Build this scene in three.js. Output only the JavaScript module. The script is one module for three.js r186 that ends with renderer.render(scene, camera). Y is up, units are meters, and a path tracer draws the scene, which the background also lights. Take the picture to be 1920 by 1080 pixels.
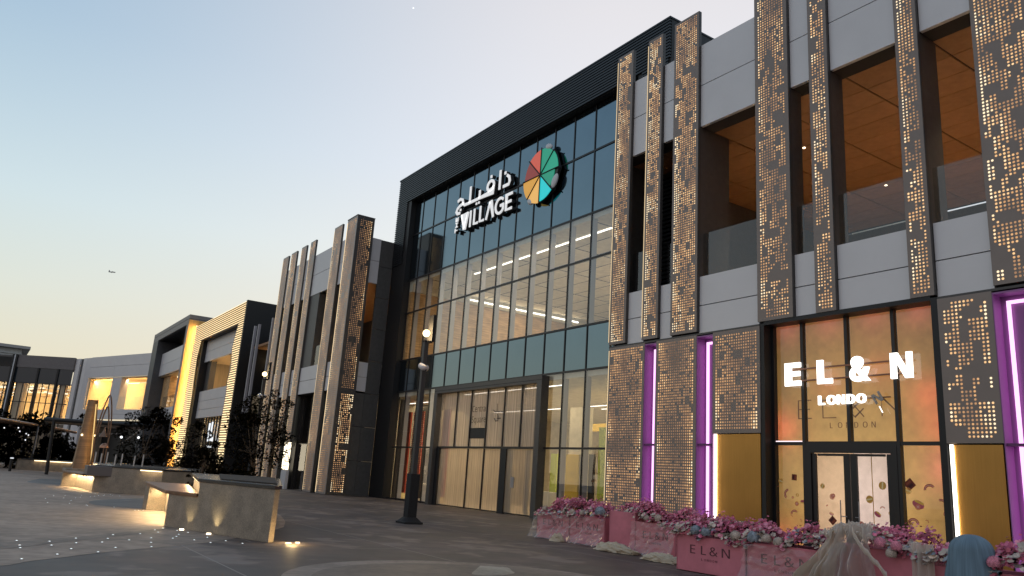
import * as THREE from 'three';
import { mergeGeometries } from 'three/addons/utils/BufferGeometryUtils.js';
import { RectAreaLightUniformsLib } from 'three/addons/lights/RectAreaLightUniformsLib.js';
import { FontLoader } from 'three/addons/loaders/FontLoader.js';
import { TextGeometry } from 'three/addons/geometries/TextGeometry.js';
import { RoundedBoxGeometry } from 'three/addons/geometries/RoundedBoxGeometry.js';

// ---------------------------------------------------------------- camera, sky, sun, exposure
const scene = new THREE.Scene();
const camera = new THREE.PerspectiveCamera(40.687, 16 / 9, 0.1, 6000);
camera.position.set(0, 1.6, 0);
camera.rotation.set(0.24224444, 0.98551015, 0.06663345, 'YXZ');
camera.updateMatrixWorld();
const renderer = new THREE.WebGLRenderer({ antialias: true });
renderer.toneMapping = THREE.LinearToneMapping;
renderer.toneMappingExposure = 1.1;
renderer.shadowMap.enabled = true;
RectAreaLightUniformsLib.init();

const lin = (c) => (c <= 0.04045 ? c / 12.92 : Math.pow((c + 0.055) / 1.055, 2.4));
const mix = (a, b, t) => a + (b - a) * t;
const clamp = (x, a, b) => Math.min(b, Math.max(a, x));
const smooth = (a, b, x) => { const t = clamp((x - a) / (b - a), 0, 1); return t * t * (3 - 2 * t); };
{
  // dusk sky: colour by height for three bearings round the after-glow (bearing -130 degrees)
  const WEST = [[0, 218, 200, 168], [5, 222, 215, 190], [10, 213, 219, 209], [16, 198, 216, 222], [27, 162, 188, 209], [40, 138, 168, 196], [60, 122, 150, 182], [90, 116, 144, 176]];
  const GLOW = [[0, 242, 222, 192], [8, 240, 226, 208], [15, 238, 235, 230], [22, 229, 231, 238], [34, 222, 220, 224], [46, 190, 197, 211], [62, 150, 166, 194], [90, 116, 144, 176]];
  const EAST = [[0, 198, 188, 184], [8, 212, 202, 200], [18, 208, 206, 210], [40, 178, 188, 204], [62, 142, 162, 188], [90, 116, 144, 176]];  // east sky and zenith, out of view, brightened to light the facing panels
  const at = (list, e) => {
    let i = 0; while (i < list.length - 2 && list[i + 1][0] < e) i++;
    const a = list[i], b = list[i + 1], t = clamp((e - a[0]) / (b[0] - a[0]), 0, 1);
    return [1, 2, 3].map((k) => lin(mix(a[k], b[k], t) / 255));
  };
  const W = 512, H = 256, data = new Float32Array(W * H * 4);
  for (let r = 0; r < H; r++) for (let c = 0; c < W; c++) {
    const e = ((r + 0.5) / H - 0.5) * 180, az = ((c + 0.5) / W - 0.5) * 360;
    let d = Math.abs(az + 130); if (d > 180) d = 360 - d;
    const w = smooth(60, 6, d) , o = smooth(60, 178, d), ee = Math.max(e, 0);
    const A = at(WEST, ee), B = at(GLOW, ee), C = at(EAST, ee);
    for (let k = 0; k < 3; k++) data[(r * W + c) * 4 + k] = d < 60 ? mix(A[k], B[k], w) : mix(A[k], C[k], o);
    data[(r * W + c) * 4 + 3] = 1;
  }
  const sky = new THREE.DataTexture(data, W, H, THREE.RGBAFormat, THREE.FloatType);
  sky.mapping = THREE.EquirectangularReflectionMapping; sky.magFilter = THREE.LinearFilter; sky.minFilter = THREE.LinearFilter; sky.needsUpdate = true;
  scene.background = sky; scene.environment = sky;
}
const sun = new THREE.DirectionalLight(0xffc79a, 0.12);
sun.position.set(-160, 14, -190); sun.target.position.set(0, 0, 0);
sun.castShadow = true; sun.shadow.radius = 24; sun.shadow.mapSize.set(2048, 2048);
Object.assign(sun.shadow.camera, { left: -160, right: 60, top: 60, bottom: -60, near: 1, far: 500 });
scene.add(sun, sun.target);

// ---------------------------------------------------------------- helpers
function rng(seed) { let s = seed >>> 0; return () => { s = (s + 0x6d2b79f5) | 0; let t = Math.imul(s ^ (s >>> 15), 1 | s); t = (t + Math.imul(t ^ (t >>> 7), 61 | t)) ^ t; return ((t ^ (t >>> 14)) >>> 0) / 4294967296; }; }
function hash(i, j, s) { let h = Math.imul(i, 374761393) + Math.imul(j, 668265263) + Math.imul(s, 2147483647 - 1013); h = Math.imul(h ^ (h >>> 13), 1274126177); return ((h ^ (h >>> 16)) >>> 0) / 4294967296; }
function vnoise(x, y, s, px = 0, py = 0) {
  const i = Math.floor(x), j = Math.floor(y), u = x - i, v = y - j, a = u * u * (3 - 2 * u), b = v * v * (3 - 2 * v);
  const w = (n, p) => (p ? ((n % p) + p) % p : n);
  return mix(mix(hash(w(i, px), w(j, py), s), hash(w(i + 1, px), w(j, py), s), a), mix(hash(w(i, px), w(j + 1, py), s), hash(w(i + 1, px), w(j + 1, py), s), a), b);
}
function tex(n, f, srgb = true, m = n) {
  const d = new Uint8Array(n * m * 4);
  for (let y = 0; y < m; y++) for (let x = 0; x < n; x++) { const c = f(x / n, y / m); const o = (y * n + x) * 4; for (let k = 0; k < 3; k++) d[o + k] = clamp(Math.round((Array.isArray(c) ? c[k] : c) * 255), 0, 255); d[o + 3] = Array.isArray(c) && c.length > 3 ? Math.round(c[3] * 255) : 255; }
  const t = new THREE.DataTexture(d, n, m); t.wrapS = t.wrapT = THREE.RepeatWrapping; t.magFilter = THREE.LinearFilter; t.minFilter = THREE.LinearMipmapLinearFilter; t.generateMipmaps = true;
  if (srgb) t.colorSpace = THREE.SRGBColorSpace; t.needsUpdate = true; return t;
}
const fbm = (u, v, f, s, o = 4) => { let a = 0, w = 0.5, t = 0; for (let k = 0; k < o; k++) { a += w * vnoise(u * f, v * f, s + k, f, f); t += w; w *= 0.5; f *= 2; } return a / t; };
function rep(t, sx, sy = sx) { const c = t.clone(); c.repeat.set(1 / sx, 1 / sy); c.needsUpdate = true; return c; }
const used = new Map();
function numbered(n) { const k = used.get(n) || 0; used.set(n, k + 1); return k ? `${n}_${String(k).padStart(3, '0')}` : n; }
const OFF = new WeakMap();
function tag(o, label, category, group, kind) { if (label) o.userData.label = label; if (category) o.userData.category = category; if (group) o.userData.group = group; if (kind) o.userData.kind = kind; return o; }
function thing(name, label, category, base = [0, 0, 0], turn = 0, group) {
  const g = new THREE.Group(); g.name = numbered(name); g.position.set(...base); g.rotation.y = turn; scene.add(g);
  OFF.set(g, turn === 0 ? base : [0, 0, 0]); return tag(g, label, category, group);
}
function copy(o, label, pos, turn) { const c = o.clone(); c.name = numbered(o.name.replace(/_\d{3}$/, '')); scene.add(c); if (label) c.userData.label = label; if (pos) c.position.set(...pos); if (turn !== undefined) c.rotation.y = turn; return c; }
function joined(geos) {
  const l = [].concat(geos).map((g) => { const n = g.index ? g.toNonIndexed() : g; for (const k of Object.keys(n.attributes)) if (!['position', 'normal', 'uv', 'color'].includes(k)) n.deleteAttribute(k); return n; });
  const g = l.length > 1 ? mergeGeometries(l) : l[0]; g.clearGroups(); return g;
}
function part(name, geos, mat, parent, kind, label) {
  const g = joined(geos); let r = parent; while (r.parent && r.parent !== scene) r = r.parent;
  const off = OFF.get(r); if (off && (off[0] || off[1] || off[2])) g.translate(-off[0], -off[1], -off[2]);
  const m = new THREE.Mesh(g, mat); m.name = name; m.castShadow = m.receiveShadow = true; if (kind) m.userData.kind = kind; if (label) m.userData.label = label; parent.add(m); return m;
}
function piece(name, geo, mat, parent, x, y, z) { // shared geometry, parent's own frame
  const m = new THREE.Mesh(geo, mat); m.name = name; m.castShadow = m.receiveShadow = true; m.position.set(x, y, z);
  let r = parent; while (r.parent && r.parent !== scene) r = r.parent; const off = OFF.get(r); if (off) m.position.sub(new THREE.Vector3(...off)); parent.add(m); return m;
}
function bx(x0, x1, y0, y1, z0, z1) {
  const g = new THREE.BoxGeometry(Math.abs(x1 - x0), Math.abs(y1 - y0), Math.abs(z1 - z0)); g.translate((x0 + x1) / 2, (y0 + y1) / 2, (z0 + z1) / 2); return metre(g);
}
function metre(g) {
  const p = g.attributes.position, n = g.attributes.normal, u = new Float32Array(p.count * 2);
  for (let i = 0; i < p.count; i++) { const a = Math.abs(n.getX(i)), b = Math.abs(n.getY(i)), c = Math.abs(n.getZ(i)); if (a >= b && a >= c) { u[i * 2] = p.getZ(i); u[i * 2 + 1] = p.getY(i); } else if (b >= c) { u[i * 2] = p.getX(i); u[i * 2 + 1] = p.getZ(i); } else { u[i * 2] = p.getX(i); u[i * 2 + 1] = p.getY(i); } }
  g.setAttribute('uv', new THREE.BufferAttribute(u, 2)); return g;
}
function rb(x0, x1, y0, y1, z0, z1, r = 0.02) { const g = new RoundedBoxGeometry(x1 - x0, y1 - y0, z1 - z0, 2, r); g.translate((x0 + x1) / 2, (y0 + y1) / 2, (z0 + z1) / 2); return metre(g); }
function pane(x0, x1, y0, y1, z) { const g = new THREE.PlaneGeometry(x1 - x0, y1 - y0); g.translate((x0 + x1) / 2, (y0 + y1) / 2, z); return metre(g); }
function cyl(r0, r1, h, x, y, z, n = 16) { const g = new THREE.CylinderGeometry(r1, r0, h, n); g.translate(x, y + h / 2, z); return g; }
function bar(a, b, r, n = 8, r1 = r) { const A = new THREE.Vector3(...a), B = new THREE.Vector3(...b), L = A.distanceTo(B), g = new THREE.CylinderGeometry(r1, r, L, n); g.translate(0, L / 2, 0); g.applyQuaternion(new THREE.Quaternion().setFromUnitVectors(new THREE.Vector3(0, 1, 0), B.sub(A).normalize())); g.translate(...a); return g; }
function tube(pts, r, seg = 24, n = 8) { return new THREE.TubeGeometry(new THREE.CatmullRomCurve3(pts.map((p) => new THREE.Vector3(...p))), seg, r, n); }
function rectLight(name, w, h, pos, dir, color, L, parent) {
  const l = new THREE.RectAreaLight(new THREE.Color(...color), L, w, h); l.name = name; l.position.set(...pos); l.lookAt(pos[0] + dir[0], pos[1] + dir[1], pos[2] + dir[2]);
  if (parent) { const off = OFF.get(parent); if (off) l.position.sub(new THREE.Vector3(...off)); parent.add(l); if (dir[1] > 0.9 || dir[1] < -0.9) l.rotation.set(dir[1] > 0 ? Math.PI / 2 : -Math.PI / 2, 0, 0); } else scene.add(l);
  return l;
}

// ---------------------------------------------------------------- materials
const std = (c, r = 0.6, m = 0, o = {}) => new THREE.MeshStandardMaterial({ color: new THREE.Color(...c), roughness: r, metalness: m, ...o });
const phy = (c, r, o) => new THREE.MeshPhysicalMaterial({ color: new THREE.Color(...c), roughness: r, ...o });
const glow = (c, s) => new THREE.MeshStandardMaterial({ color: 0x111111, emissive: new THREE.Color(...c), emissiveIntensity: s, roughness: 0.6 });
const grey = (a, b, f, s) => tex(256, (u, v) => mix(a, b, fbm(u, v, f, s)));
const T = {
  smooth: tex(256, (u, v) => 0.955 + 0.045 * fbm(u, v, 5, 3)),
  fine: tex(256, (u, v) => 0.86 + 0.14 * fbm(u, v, 16, 3)),
  streak: tex(256, (u, v) => 0.8 + 0.2 * (0.6 * vnoise(u * 64, v * 2, 7, 64, 2) + 0.4 * vnoise(u * 24, v * 3, 9, 24, 3))),
  rough: tex(256, (u, v) => 0.55 + 0.45 * fbm(u, v, 8, 12), false),
  slate: tex(512, (u, v) => { const a = fbm(u, v, 5, 21, 5), b = fbm(u, v, 22, 31, 3), c = smooth(0.56, 0.72, fbm(u, v, 9, 77, 4)); const k = 0.46 + 0.5 * a + 0.24 * (b - 0.5) + 0.3 * c; return [k, k * 0.965, k * 0.94]; }),
  slateR: tex(512, (u, v) => 0.7 + 0.3 * fbm(u, v, 5, 21, 5), false),
  stone: tex(512, (u, v) => { const a = fbm(u, v, 4, 41, 5), b = fbm(u, v, 40, 51, 2); const k = 0.6 + 0.42 * a + 0.2 * (b - 0.5); return [k, k * 0.97, k * 0.93]; }),
  granite: tex(256, (u, v) => { const a = vnoise(u * 128, v * 128, 5, 128, 128), b = fbm(u, v, 6, 8); const k = 0.7 + 0.22 * a + 0.2 * (b - 0.5); return [k, k * 0.98, k * 0.95]; }),
  brush: tex(256, (u, v) => 0.86 + 0.14 * (0.3 * vnoise(u * 128, v * 3, 15, 128, 3) + 0.5 * fbm(u, v, 3, 18))),
  wood: tex(256, (u, v) => { const g = vnoise(u * 6 + 0.6 * vnoise(u * 4, v * 8, 2, 4, 8), v * 60, 61, 6, 60), b = fbm(u, v, 4, 66); const k = 0.66 + 0.22 * g + 0.2 * b; return [k, k * 0.95, k * 0.9]; }),
  pinkwall: tex(256, (u, v) => { const k = 0.86 + 0.14 * fbm(u, v, 6, 91); return [k, k * 0.97, k * 0.97]; }),
  filmC: tex(256, (u, v) => { const k = 0.58 + 0.42 * (0.7 * vnoise(u * 48, v * 2, 107, 48, 2) + 0.3 * vnoise(u * 96, v * 5, 109, 96, 5)); return [k, k * 0.98, k * 0.96]; }),
};
const M = {
  panel: std([0.68, 0.665, 0.665], 0.45, 0.1, { map: rep(T.smooth, 5) }),
  panel2: std([0.6, 0.59, 0.6], 0.45, 0.1, { map: rep(T.smooth, 4) }),
  joint: std([0.03, 0.03, 0.03], 0.9),
  darkTile: std([0.085, 0.083, 0.08], 0.5, 0.1, { map: rep(T.fine, 2) }),
  black: std([0.012, 0.012, 0.013], 0.5, 0.2, { map: rep(T.fine, 1) }),
  slat: std([0.03, 0.034, 0.038], 0.4, 0.5),
  alu: std([0.02, 0.02, 0.022], 0.35, 0.4),
  blade: std([0.32, 0.31, 0.33], 0.5, 0),
  fin: std([0.24, 0.198, 0.172], 0.5, 0.25, { map: rep(T.smooth, 1.2) }),
  finLight: std([0.38, 0.33, 0.29], 0.4, 0.2, { map: rep(T.streak, 0.8, 3) }),
  finSide: std([0.07, 0.065, 0.062], 0.5, 0.3),
  spandrel: std([0.16, 0.225, 0.265], 0.07, 1, { map: rep(T.smooth, 5) }),
  glass: phy([0.93, 0.95, 0.94], 0.0, { transmission: 1, thickness: 0, ior: 2.3, side: THREE.DoubleSide }),
  clear: phy([0.86, 0.9, 0.92], 0.0, { transmission: 1, thickness: 0, ior: 1.6, side: THREE.DoubleSide }),
  film: phy([0.86, 0.82, 0.78], 0.42, { transmission: 0.7, thickness: 0, ior: 1.5, map: rep(T.filmC, 1.6, 3), side: THREE.DoubleSide }),
  film2: phy([0.9, 0.82, 0.7], 0.5, { transmission: 0.82, thickness: 0, ior: 1.6, map: rep(T.filmC, 1.1, 2.3), side: THREE.DoubleSide }),
  cream: std([0.72, 0.66, 0.52], 0.8, 0, { map: rep(T.fine, 4) }),
  woodwall: std([0.64, 0.44, 0.22], 0.6, 0, { map: rep(T.wood, 2.4) }),
  white: std([0.75, 0.74, 0.72], 0.6),
  floor: std([0.5, 0.45, 0.38], 0.35, 0, { map: rep(T.fine, 3) }),
  ceilWood: std([0.4, 0.2, 0.09], 0.6, 0, { map: rep(T.fine, 2.4) }),
  red: std([0.5, 0.05, 0.02], 0.5, 0, { map: rep(T.fine, 1) }),
  green: std([0.42, 0.5, 0.06], 0.6), yellow: std([0.65, 0.45, 0.06], 0.6),
  slate: std([0.172, 0.136, 0.116], 0.74, 0, { map: rep(T.slate, 7), roughnessMap: rep(T.slateR, 7), bumpMap: rep(T.slate, 7), bumpScale: 0.006 }),
  stone: std([0.46, 0.375, 0.315], 0.8, 0, { map: rep(T.stone, 6) }),
  stoneBand: std([0.35, 0.295, 0.255], 0.8, 0, { map: rep(T.stone, 4) }),
  stoneShadow: std([0.11, 0.1, 0.096], 0.55, 0, { map: rep(T.slate, 5) }),  // stone darkened for the painted shadow patches
  ring: std([0.33, 0.28, 0.25], 0.6, 0, { map: rep(T.stone, 3) }), ringIn: std([0.2, 0.165, 0.145], 0.55, 0, { map: rep(T.stone, 4) }), ringPale: std([0.5, 0.47, 0.4], 0.6, 0, { map: rep(T.stone, 2) }),
  granite: std([0.37, 0.32, 0.26], 0.55, 0, { map: rep(T.granite, 1.4) }),
  coping: std([0.04, 0.038, 0.037], 0.25, 0, { map: rep(T.granite, 1) }),
  benchWood: std([0.2, 0.11, 0.055], 0.5, 0, { map: rep(T.wood, 1) }),
  gold: std([0.5, 0.27, 0.075], 0.42, 1, { map: rep(T.brush, 1.6) }),
  amber: std([0.78, 0.42, 0.12], 0.7, 0, { map: rep(T.fine, 3) }),
  pink: std([0.62, 0.2, 0.25], 0.65, 0, { map: rep(T.pinkwall, 1.1), bumpMap: rep(T.pinkwall, 0.9), bumpScale: 0.01 }),
  pinkEdge: std([0.4, 0.12, 0.15], 0.6),
  magenta: std([0.27, 0.11, 0.28], 0.5), magentaDark: std([0.12, 0.03, 0.12], 0.5),
  tan: std([0.66, 0.5, 0.3], 0.5, 0.1, { map: rep(T.streak, 1, 2) }),
  yellowLitWall: std([0.75, 0.43, 0.12], 0.6, 0, { map: rep(T.streak, 1.2, 4) }),
  bronze: std([0.2, 0.12, 0.08], 0.35, 0.7), pole: std([0.014, 0.013, 0.013], 0.85, 0, { map: rep(T.fine, 1) }), poleGrey: std([0.3, 0.29, 0.29], 0.45, 0.4), shaft: std([0.045, 0.041, 0.04], 0.5, 0.3),
  bark: std([0.1, 0.07, 0.045], 0.9), soil: std([0.03, 0.022, 0.016], 0.95),
  ledWarm: glow([1, 0.78, 0.46], 3), ledWhite: glow([1, 0.93, 0.82], 3.2), ledMagenta: glow([1, 0.5, 0.98], 1.6), lamp: glow([1, 0.76, 0.4], 3.6), strip: glow([1, 0.95, 0.86], 2.6), sign: glow([1, 0.97, 0.9], 2.2), star: glow([0.9, 0.98, 1], 1.5), spot: glow([1, 0.85, 0.6], 4),
};
// backlit perforations: one emissive ramp, each hole picks its own brightness by u
const ramp = tex(64, (u) => { const S = [[0, 70, 54, 44], [0.3, 134, 102, 78], [0.55, 190, 143, 98], [0.8, 240, 194, 138], [1, 255, 234, 196]]; let i = 0; while (i < 3 && S[i + 1][0] < u) i++; const t = (u - S[i][0]) / (S[i + 1][0] - S[i][0]); return [1, 2, 3].map((k) => mix(S[i][k], S[i + 1][k], t) / 255); }, true, 2);
ramp.wrapS = ramp.wrapT = THREE.ClampToEdgeWrapping;
M.holes = new THREE.MeshStandardMaterial({ color: 0x0a0806, emissive: 0xffffff, emissiveMap: ramp, emissiveIntensity: 1.25, roughness: 0.7 });
const UNIT = {}; // hole outlines
for (const [k, n, a] of [['round', 8, 0], ['square', 4, Math.PI / 4]]) UNIT[k] = Array.from({ length: n }, (_, i) => [Math.cos(a + (i * 2 * Math.PI) / n), Math.sin(a + (i * 2 * Math.PI) / n)]);
// sheet of holes between a0..a1 (along x, or along z when axis is 'x') and y0..y1
function holes(a0, a1, y0, y1, c, o) {
  const { axis = 'z', pitch = 0.1, size = 0.03, shape = 'round', seed = 1, led = 'low', blank = 0.3, gain = 1, edge = 0.07 } = o;
  const nx = Math.max(1, Math.floor((a1 - a0 - 2 * edge) / pitch)), ny = Math.floor((y1 - y0 - 2 * edge) / pitch), pos = [], nor = [], uv = [];
  const sx = (a1 - a0 - (nx - 1) * pitch) / 2, sy = (y1 - y0 - (ny - 1) * pitch) / 2, S = UNIT[shape];
  for (let j = 0; j < ny; j++) for (let i = 0; i < nx; i++) {
    const bi = Math.floor(i / 2 + hash(Math.floor(j / 3), 3, seed) * 2), bj = Math.floor(j / 3), q = hash(bi, bj, seed), big = vnoise(i / 7, j / 11, seed + 5);
    if (q < blank * smooth(0.25, 0.75, big) || hash(i, j, seed + 9) < 0.05 + blank * 0.12) continue;
    const u = (i + 0.5) / nx * (a1 - a0), v = a1 - a0 - u, near = led === 'low' ? u : led === 'high' ? v : Math.min(u, v);
    let L = (0.44 + 0.46 * Math.exp(-near / 0.24) + 0.12 * Math.exp(-v / 0.2)) * (0.45 + 0.95 * vnoise(i / 4, j / 8, seed + 2)) * (0.72 + 0.56 * hash(i, j, seed + 4)) * gain;
    L = clamp(L, 0.02, 0.98);
    const r = size * (0.8 + 0.3 * big), a = a0 + sx + i * pitch, y = y0 + sy + j * pitch, n = S.length;
    for (let k = 1; k < n - 1; k++) for (const m of [0, k, k + 1]) {
      const p = S[m][0] * r, w = S[m][1] * r;
      if (axis === 'z') { pos.push(a + p, y + w, c); nor.push(0, 0, 1); } else { pos.push(c, y + w, -a - p); nor.push(1, 0, 0); }
      uv.push(L, 0.5);
    }
  }
  const g = new THREE.BufferGeometry();
  g.setAttribute('position', new THREE.Float32BufferAttribute(pos, 3)); g.setAttribute('normal', new THREE.Float32BufferAttribute(nor, 3)); g.setAttribute('uv', new THREE.Float32BufferAttribute(uv, 2));
  return g;
}
const font = await new FontLoader().loadAsync('fonts/droid/droid_sans_bold.typeface.json');
const fontThin = await new FontLoader().loadAsync('fonts/droid/droid_sans_regular.typeface.json');
function letter(ch, h, depth, f = font, bevel = 0) { const g = new TextGeometry(ch, { font: f, size: h, depth, curveSegments: 6, bevelEnabled: bevel > 0, bevelThickness: bevel, bevelSize: bevel, bevelSegments: 2 }); g.computeBoundingBox(); g.translate(-g.boundingBox.min.x, -g.boundingBox.min.y, 0); return g; }
function fit(g, x0, x1, y0, y1, z) { g.computeBoundingBox(); const b = g.boundingBox; g.translate(-b.min.x, -b.min.y, 0); g.scale((x1 - x0) / (b.max.x - b.min.x), (y1 - y0) / (b.max.y - b.min.y), 1); g.translate(x0, y0, z); return g; }
// flat stroke along a polyline, extruded in z
function stroke(pts, w, z0, z1) {
  const n = pts.length, L = [], R = [];
  for (let i = 0; i < n; i++) {
    const a = pts[Math.max(0, i - 1)], b = pts[Math.min(n - 1, i + 1)], p = pts[i]; let dx = b[0] - a[0], dy = b[1] - a[1]; const l = Math.hypot(dx, dy) || 1; dx /= l; dy /= l;
    let k = 1; if (i > 0 && i < n - 1) { const ux = p[0] - a[0], uy = p[1] - a[1], m = Math.hypot(ux, uy) || 1; k = 1 / Math.max(0.5, Math.abs((ux * dx + uy * dy) / m)); }
    L.push(new THREE.Vector2(p[0] - dy * w / 2 * k, p[1] + dx * w / 2 * k)); R.unshift(new THREE.Vector2(p[0] + dy * w / 2 * k, p[1] - dx * w / 2 * k));
  }
  const g = new THREE.ExtrudeGeometry(new THREE.Shape([...L, ...R]), { depth: z1 - z0, bevelEnabled: false }); g.translate(0, 0, z0); return g;
}

// ---------------------------------------------------------------- ground
{
  const sheet = (name, shape, y, mat) => { const g = new THREE.ShapeGeometry(shape, 48); g.rotateX(-Math.PI / 2); g.translate(0, y, 0); const p = g.attributes.position, u = g.attributes.uv; for (let i = 0; i < p.count; i++) u.setXY(i, p.getX(i), p.getZ(i)); const m = new THREE.Mesh(g, mat); m.name = name; m.receiveShadow = true; tag(m, null, null, null, 'structure'); scene.add(m); return m; };
  const poly = (pts) => new THREE.Shape(pts.map(([x, z]) => new THREE.Vector2(x, -z)));
  const curve = (pts, n = 40) => new THREE.SplineCurve(pts.map(([x, z]) => new THREE.Vector2(x, -z))).getPoints(n).map((p) => [p.x, -p.y]);
  sheet('ground', poly([[-2500, -2500], [2500, -2500], [2500, 2500], [-2500, 2500]]), 0, M.slate);
  const edge = curve([[-12.6, 6], [-12.75, 2], [-13.0, 0.1], [-13.3, -0.7], [-13.75, -1.0], [-14.25, -1.48], [-14.84, -2.02], [-15.41, -2.64], [-16.1, -3.5], [-17.2, -4.6], [-18.6, -5.6], [-22, -7.6], [-30, -9.6], [-45, -11.6], [-75, -13]]);
  sheet('plaza_paving', poly([...edge, [-100, -10], [-120, 40], [-12, 40]]), 0.004, M.stone);
  const a = curve([[-15.2, 5], [-15.3, 0.5], [-15.38, -0.71], [-16.5, -1.64], [-17.6, -2.6], [-18.7, -3.5], [-20.5, -4.4]]), b = curve([[-16.3, 5], [-16.35, 0.5], [-16.4, -0.74], [-17.26, -1.7], [-18.57, -2.89], [-19.6, -3.77], [-20.9, -4.6]]);
  sheet('paving_band', poly([...a, ...b.reverse()]), 0.008, M.stoneBand);
  sheet('painted_shadow', poly(curve([[-27.1, -4.9], [-27.5, -4.1], [-28.4, -3.6], [-29.9, -3.6], [-31.5, -4.2], [-33.3, -5.6], [-33.4, -6.4], [-30, -6], [-27.1, -4.9]])), 0.008, M.stoneShadow);  // wedge of shadow by the near bench, painted as a dark sheet
  sheet('painted_shadow_001', poly(curve([[-43.8, -3.4], [-43.9, -4.2], [-47, -4.6], [-51.2, -4.8], [-51, -3.6], [-49.2, -3.2], [-44.9, -2.6], [-43.8, -3.4]])), 0.008, M.stoneShadow);  // same for the shadow beyond the second planter
  { const jm = std([0.26, 0.225, 0.2], 0.8), js = std([0.3, 0.25, 0.215], 0.85); let i = 0; const jn = () => 'paving_joint' + (i++ ? '_' + String(i - 1).padStart(3, '0') : '');
    for (const z of [-3.68, -8.18, -12.68, -17.18]) sheet(jn(), poly([[-46, z], [-1, z], [-1, z + 0.035], [-46, z + 0.035]]), 0.002, jm); for (let x = -43; x < -2; x += 4.5) sheet(jn(), poly([[x, -21.4], [x, 8], [x + 0.03, 8], [x + 0.03, -21.4]]), 0.002, jm);
    for (const z of [-0.7, 2.3, -5.2]) sheet(jn(), poly([[-95, z], [-17, z], [-17, z + 0.03], [-95, z + 0.03]]), 0.006, js); for (let x = -62; x < -17; x += 4.5) sheet(jn(), poly([[x, -3], [x, 9], [x + 0.03, 9], [x + 0.03, -3]]), 0.006, js); }
  const ringS = (r0, r1) => { const s = new THREE.Shape(); s.absarc(-10.9, 6.95, r1, 0, Math.PI * 2); if (r0) { const h = new THREE.Path(); h.absarc(-10.9, 6.95, r0, 0, Math.PI * 2, true); s.holes.push(h); } return s; };
  sheet('circle_border', ringS(2.55, 2.98), 0.004, M.ring); sheet('circle_paving', ringS(0, 2.55), 0.004, M.ringIn);
  // pale inset shapes of the paving medallion
  const petal = (t) => { const c = (r, f) => [-10.9 + r * Math.cos(t + f), -6.95 + r * Math.sin(t + f)]; return poly(curve([c(2.5, 0.0), c(2.53, 0.1), c(2.55, 0.2), c(2.1, 0.28), c(1.7, 0.36), c(1.1, 0.2), c(1.1, -0.1), c(1.8, -0.04), c(2.5, 0.0)])); };
  for (let k = 0; k < 3; k++) sheet('circle_inlay', petal(3.72 + (k * Math.PI * 2) / 3), 0.008, M.ringPale).name = k ? `circle_inlay_00${k}` : 'circle_inlay';
}

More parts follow.
